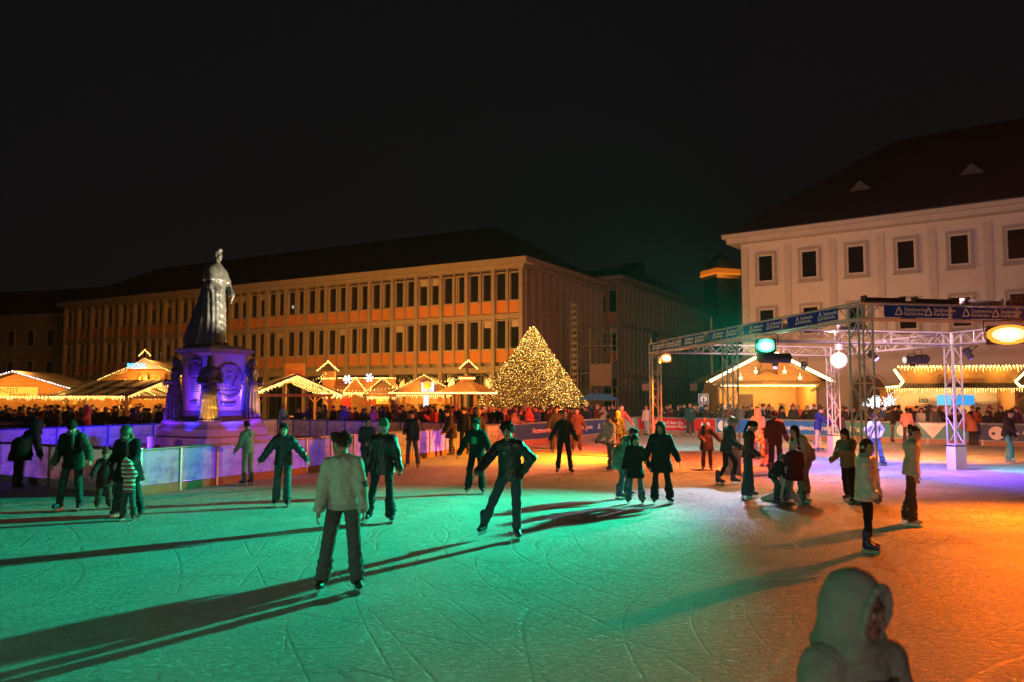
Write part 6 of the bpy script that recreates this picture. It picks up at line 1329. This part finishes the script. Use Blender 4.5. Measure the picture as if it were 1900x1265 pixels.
P('girl in olive brown jacket with hair over her face beside the corner post', 1578, 931, -50, 1.56, vox=.013, hvox=.0075, lean=12, legs=(leg(18, 4, 20, 8), leg(-4, 4, 18, 8)), arms=(arm(60, 20, 90, -60), arm(30, 10, 40)), headrot=(0, 20, 0), top=('puffer', .022), hem=.08, bottom='jeans', hairs='long', topk='puffer', colors=dict(top=(.17, .14, .10), bottom=(.024, .018, .018), hair=DBR, shoe=(.015, .02, .06)))
P('girl in white puffer coat and headband with blue skates in front of the corner post', 1612, 1024, 52, 1.58, **near, lean=3, legs=(leg(2, 1, 4, 4), leg(6, 2, 6, 4)), arms=(arm(6, 10, 14), arm(8, 8, 26)), headrot=(-24, 6, 0), top=('puffer', .044), hem=.12, bottom='slim', hairs='long', hat='headband', gloves=True, topk='puffer',
  colors=dict(top=(.58, .55, .48), bottom=(.012, .012, .013), hat=(.50, .50, .42), hair=(.05, .025, .012), shoe=(.012, .02, .085), glove=(.10, .10, .11)))
P('girl in beige hoodie and brown flared trousers with white skates', 1688, 974, 58, 1.68, vox=.013, hvox=.007, lean=7, legs=(leg(-6, 2, 2, 6), leg(2, 2, 4, 6)), arms=(arm(-10, 10, 10), arm(6, 10, 14)), headrot=(6, 2, 0), top=('jacket', .020), hem=.03, bottom='flare', hairs='bun', hat='headband', colors=dict(top=(.50, .46, .38), bottom=(.085, .05, .035), hair=(.06, .025, .012), hat=(.42, .30, .22), shoe=(.50, .40, .30)))
P('girl in salmon pink jacket seen from behind at the turquoise banner', 1684, 822, 150, 1.66, vox=.017, hvox=.011, lean=4, arms=(arm(20, 14, 30), arm(14, 12, 20)), top=('jacket', .022), hem=.1, hairs='pony', colors=dict(top=(.62, .22, .20), bottom=(.05, .05, .09), hair=DBR))
P('person in black coat standing at the barrier left of the pink jacket', 1660, 820, 20, 1.78, vox=.018, hvox=.011, top=('jacket', .02), hem=.1, hairs='long', colors=dict(top=(.02, .018, .018), bottom=(.10, .06, .05), hair=DBR))
P('person in coral coat leaning far over the barrier at the bar stall', 1806, 827, 200, 1.72, vox=.017, hvox=.011, lean=38, arms=(arm(40, 10, 30), arm(40, 10, 30)), top=('jacket', .03), hem=.2, hairs='none', hat='beanie', colors=dict(top=(.45, .14, .09), bottom=(.03, .025, .035), hat=(.3, .12, .08)))
P('young man in black jacket and turquoise jeans skating at the right edge', 1874, 858, 30, 1.78, vox=.015, hvox=.009, lean=14, legs=(leg(2, 6, 12, 10), leg(26, 4, 26, 10)), arms=(arm(10, 14, 20), arm(40, 20, 30)), headrot=(-20, 10, 0), top=('jacket', .02), hem=.06, bottom='wide', hairs='short', colors=dict(top=(.014, .016, .016), bottom=(.04, .22, .22), hair=DBR, shoe=(.2, .35, .3)))
P('girl in whitish jacket at the right picture edge behind the turquoise jeans', 1896, 824, -20, 1.66, vox=.018, hvox=.011, top=('jacket', .02), hem=.06, hairs='long', colors=dict(top=(.55, .36, .28), bottom=(.05, .04, .05), hair=GIN))
# hooded person close to the camera
hp = at(1584, 1055, 3.0)
person('person in pale hooded top close to the camera with face turned right', (hp.x - .03, 3.0), 12, 1.52, vox=.009, hvox=.0045, lean=4, headrot=(24, 4, 0), top=('sweater', .016), hem=.04, hairs='buzz', hat='hood', hoodback=False, marks=[box_mark('chest_print', (.05, .035, .035), -.12, .10, 1.02, 1.12), box_mark('chest_print', (.07, .045, .04), -.03, .12, 1.13, 1.19)], arms=(arm(10, 12, 20), arm(8, 12, 20)), bottom='jeans', skin=(.20, .105, .075), colors=dict(top=(.22, .21, .19), bottom=CHAR, hair=BRO))

# white seal-shaped skating aid
p = G(1462, 930); E = thing('skating_aid', 'pale seal shaped skating aid with handles between the children', 'skating aid', p, R(70))
s = SDF().cap((0, .1, .12), (0, 0, .5), .18, .14, .1).ell((0, -.02, .66), (.13, .14, .13), .06).ell((0, -.14, .62), (.07, .06, .05), .04).cap((.12, -.05, .2), (.28, -.2, .04), .07, .04, .05).cap((-.12, -.05, .2), (-.28, -.2, .04), .07, .04, .05).cap((0, .2, .1), (0, .5, .05), .12, .05, .06); s.cut((0, 0, -1), 0)
link('seal_body', npmesh('seal_body', *s.mesh(.016), mat('seal_white', (.62, .64, .60), .5)), E); MB().tube((-.28, .02, .55), (.28, .02, .55), .02, 8).build('handle_bar', blue_post, E)
MB().octa((.05, -.13, .70), .02).octa((-.05, -.13, .70), .02).octa((0, -.20, .63), .025).build('face_marks', black, E)

# ================================================================== onlookers beyond the barriers
VAR = []
for i, kw in enumerate((dict(hairs='short', arms=(arm(24, 6, 70, -20), arm(20, 6, 60, -20)), hem=.10, top=('jacket', .022)), dict(hairs='long', arms=(arm(6, 8, 14), arm(40, 10, 90)), hem=.24, top=('jacket', .022)), dict(hairs='none', hat='beanie', arms=(arm(8, 12, 20), arm(8, 10, 20)), hem=.12, top=('puffer', .03)),
                        dict(hairs='hood', arms=(arm(30, 8, 80, -30), arm(26, 8, 80, -30)), hem=.12, top=('jacket', .026)), dict(hairs='short', arms=(arm(10, 8, 20), arm(60, 10, 60)), hem=.08, top=('jacket', .016), lean=8), dict(hairs='bob', arms=(arm(30, 8, 40), arm(30, 8, 40)), hem=.2, top=('puffer', .028), lean=14),
                        dict(hairs='none', hat='pompom', arms=(arm(14, 8, 50), arm(14, 8, 50)), hem=.12, top=('puffer', .03)), dict(hairs='curly', arms=(arm(4, 10, 10), arm(4, 10, 12)), hem=.1, top=('jacket', .02), scarf=True), dict(hairs='short', hat='cap', arms=(arm(40, 6, 60), arm(10, 8, 20)), hem=.1, top=('jacket', .02)), dict(hairs='pony', arms=(arm(20, 8, 70, -10), arm(16, 8, 60)), hem=.14, top=('puffer', .024)))):
    parts = build_person(H=1.74, vox=.026, hvox=.013, shoes='shoe', bottom='jeans', seed=50 + i, **kw); ms = []
    for p in parts:
        me = npmesh(p[0], p[1], p[2], None)
        if p[3] == 'skin':
            c = np.tile(np.array(SK, float), (len(p[1]), 1)); c[p[4]:p[4] + p[5]] = head_col(p[6], SK, DBR); a = me.color_attributes.new('Col', 'FLOAT_COLOR', 'POINT'); a.data.foreach_set('color', np.concatenate([c, np.ones((len(c), 1))], 1).astype(np.float32).ravel()); me.materials.append(skinmat())
        else: me.materials.append(None)
        ms.append((p[0], me, p[3]))
    VAR.append((ms, kw))
HN = {'short': 'short haired', 'long': 'long haired', 'none': 'hatted', 'hood': 'hooded', 'bob': 'bob haired', 'curly': 'curly haired', 'pony': 'ponytailed'}
TOPS = [((.014, .014, .016), 'black'), ((.02, .02, .024), 'black'), ((.03, .028, .03), 'charcoal'), ((.015, .022, .05), 'navy'), ((.05, .035, .025), 'dark brown'), ((.10, .10, .10), 'grey'), ((.10, .02, .02), 'dark red'), ((.25, .2, .15), 'beige'), ((.04, .05, .035), 'olive'), ((.06, .03, .07), 'plum'), ((.45, .10, .06), 'red'), ((.35, .33, .3), 'pale'), ((.03, .06, .2), 'blue')]
TW = [9, 9, 7, 5, 4, 3, 3, 2, 3, 2, 1.6, 1.6, 1.2]
HAIRC = [DBR, DBR, BRO, BRO, BLO, GIN, (.03, .02, .015)]
crd = random.Random(21); NTH = ['first', 'second', 'third', 'fourth', 'fifth', 'sixth', 'seventh', 'eighth', 'ninth', 'tenth', 'eleventh', 'twelfth', 'thirteenth', 'fourteenth', 'fifteenth', 'sixteenth', 'seventeenth', 'eighteenth', 'nineteenth']
def onlooker(pos, yaw, sc, var, top, label, hc, bot, hatc):
    ms, kw = VAR[var]; E = thing('person', label, 'person', pos, R(yaw), 'onlookers around the rink'); E.scale = (sc, sc, sc)
    mats = dict(top=cloth(top, 'cloth'), bottom=cloth(bot), hair=cloth(hc), shoe=cloth((.02, .02, .022), 'leather'), hat=cloth(hatc), scarf=cloth((.22, .2, .18)))
    for nm, me, role in ms:
        o = link(nm, me, E)
        if role != 'skin': o.material_slots[0].link = 'OBJECT'; o.material_slots[0].material = mats[role]
def crowd(pts, where, face=None):
    """pts: list of (x, y); labelled by clothing and place counted from the left of the picture"""
    pts = sorted(pts, key=lambda q: q[0] / q[1])
    for i, q in enumerate(pts):
        var = crd.randrange(len(VAR)); t = crd.choices(range(len(TOPS)), TW)[0]; kw = VAR[var][1]; tc_, tn = TOPS[t]
        yaw = crd.gauss(face if face is not None else 0, 38) if crd.random() < .8 else crd.uniform(0, 360)
        if len(q) > 2: tc_, tn, var = q[2][0], q[2][1], q[2][2] if q[2][2] is not None else var; kw = VAR[var][1]
        lab = f"{HN[kw['hairs']]} onlooker in {tn}, {NTH[i]} from left {where}" if len(pts) > 1 else f"{HN[kw['hairs']]} onlooker in {tn} coat {where}"
        onlooker((q[0], q[1], 0), yaw, crd.uniform(.93, 1.06), var, tc_, lab, crd.choice(HAIRC), crd.choice(((.03, .03, .035), (.04, .05, .08), (.08, .07, .06))), crd.choice(((.05, .05, .06), (.3, .28, .26), (.2, .05, .04), (.1, .1, .12))))
def along(A, B, t0, t1, n, o0=.5, o1=2.4, jitter=.5):
    A, B = Vector(A), Vector(B); d = (B - A); nrm = Vector((-d.y, d.x, 0)).normalized(); r = []
    for i in range(n):
        for _ in range(14):
            t = t0 + (t1 - t0) * (i + .5 + crd.uniform(-jitter, jitter)) / n; p = A + d * t + nrm * crd.uniform(o0, o1)
            if all((p.x - q[0]) ** 2 + (p.y - q[1]) ** 2 > .48 ** 2 for q in r): break
        r.append((p.x, p.y))
    return r
def pix(u0, u1, n, d0, d1):
    r = []
    for i in range(n):
        for _ in range(14):
            u = u0 + (u1 - u0) * (i + .5 + crd.uniform(-.5, .5)) / n; p = at(u, 735, crd.uniform(d0, d1))
            if all((p.x - q[0]) ** 2 + (p.y - q[1]) ** 2 > .5 ** 2 for q in r): break
        r.append((p.x, p.y))
    return r
def colored(u, D, rgb, nm, var): p = at(u, 735, D); return (p.x, p.y, (rgb, nm, var))
crowd(pix(0, 75, 11, 39.2, 43.5) + [colored(42, 38.9, (.55, .12, .05), 'orange', 1)], 'in front of the yellow hut sign')
crowd(pix(75, 165, 15, 38.6, 43), 'below the bluish white fairy lights')
crowd(pix(165, 240, 13, 39, 44) + [colored(165, 37.2, (.62, .12, .28), 'pink', 3)], 'between the two left huts')
crowd(pix(236, 316, 15, 38.5, 44) + [colored(250, 38.2, (.03, .03, .12), 'dark blue', 3), colored(300, 38.2, (.02, .02, .06), 'dark blue', 6)], 'beside the pedestal')
crowd(along(YC, Q0, .10, .36, 12, .5, 3.0), 'under the striped pavilion', 0)
crowd([colored(524, 41.6, (.08, .30, .38), 'turquoise', 0), colored(555, 41.6, (.015, .015, .016), 'black', 2), colored(640, 40.0, (.03, .04, .42), 'bright blue', 3), colored(693, 38.8, (.16, .07, .30), 'violet', 2)] + along(YC, Q0, .36, .62, 12, .5, 3.2), 'before the dormer hut')
crowd(along(YC, Q0, .60, .80, 14, .4, 3.2) + [colored(806, 37.0, (.55, .07, .03), 'orange red', 1)], 'before the gabled hut')
crowd(along(YC, Q0, .78, 1.0, 15, .4, 3.0), 'before the kiosk')
crowd(along(Q0, QF, .02, .24, 15, .4, 3.4), 'at the barrier before the pyramid base', -30)
crowd(along(Q0, QF, .22, .46, 15, .4, 3.0) + [colored(1002, 41.2, (.6, .12, .06), 'bright red', 1)], 'behind the round emblem banner', -30)
crowd(along(Q0, QF, .46, .72, 15, .4, 2.6), 'behind the blue logo banner', -20)
crowd(along(Q0, QF, .72, .98, 13, .4, 2.4), 'by the blue canvas stand', -10)
crowd(along(QF, QR, .02, .20, 15, .4, 2.6), 'behind the red banner', 10)
crowd(along(QF, QR, .20, .36, 15, .4, 3.0), 'before the honey hut shutter', 10)
crowd(along(QF, QR, .36, .54, 15, .4, 3.0) + [], 'before the bright honey hut counter', 10)
crowd(along(QF, QR, .54, .70, 14, .4, 2.6), 'around the white lit tree', 10)
crowd(along(QF, QR, .70, .86, 15, .4, 2.6), 'before the bar stall screens', 10)
crowd(along(QF, QR, .86, 1.04, 15, .4, 2.6), 'behind the dark blue banner', 10)


# ================================================================== thin haze added over the square for a glow round the lamps
o = MB().box(-95, 80, -14, 150, -1.2, 24).build('haze', None)
hm = bpy.data.materials.new('haze'); hm.use_nodes = True; hn = hm.node_tree.nodes; hn.clear(); pv = hn.new('ShaderNodeVolumePrincipled'); pv.inputs['Color'].default_value = (.92, .92, .92, 1); pv.inputs['Density'].default_value = .00012; pv.inputs['Anisotropy'].default_value = .7
ho = hn.new('ShaderNodeOutputMaterial'); hm.node_tree.links.new(pv.outputs[0], ho.inputs['Volume']); o.data.materials.append(hm); tag(o, 'thin haze added over the whole square for lamp glow', None, None, 'stuff')
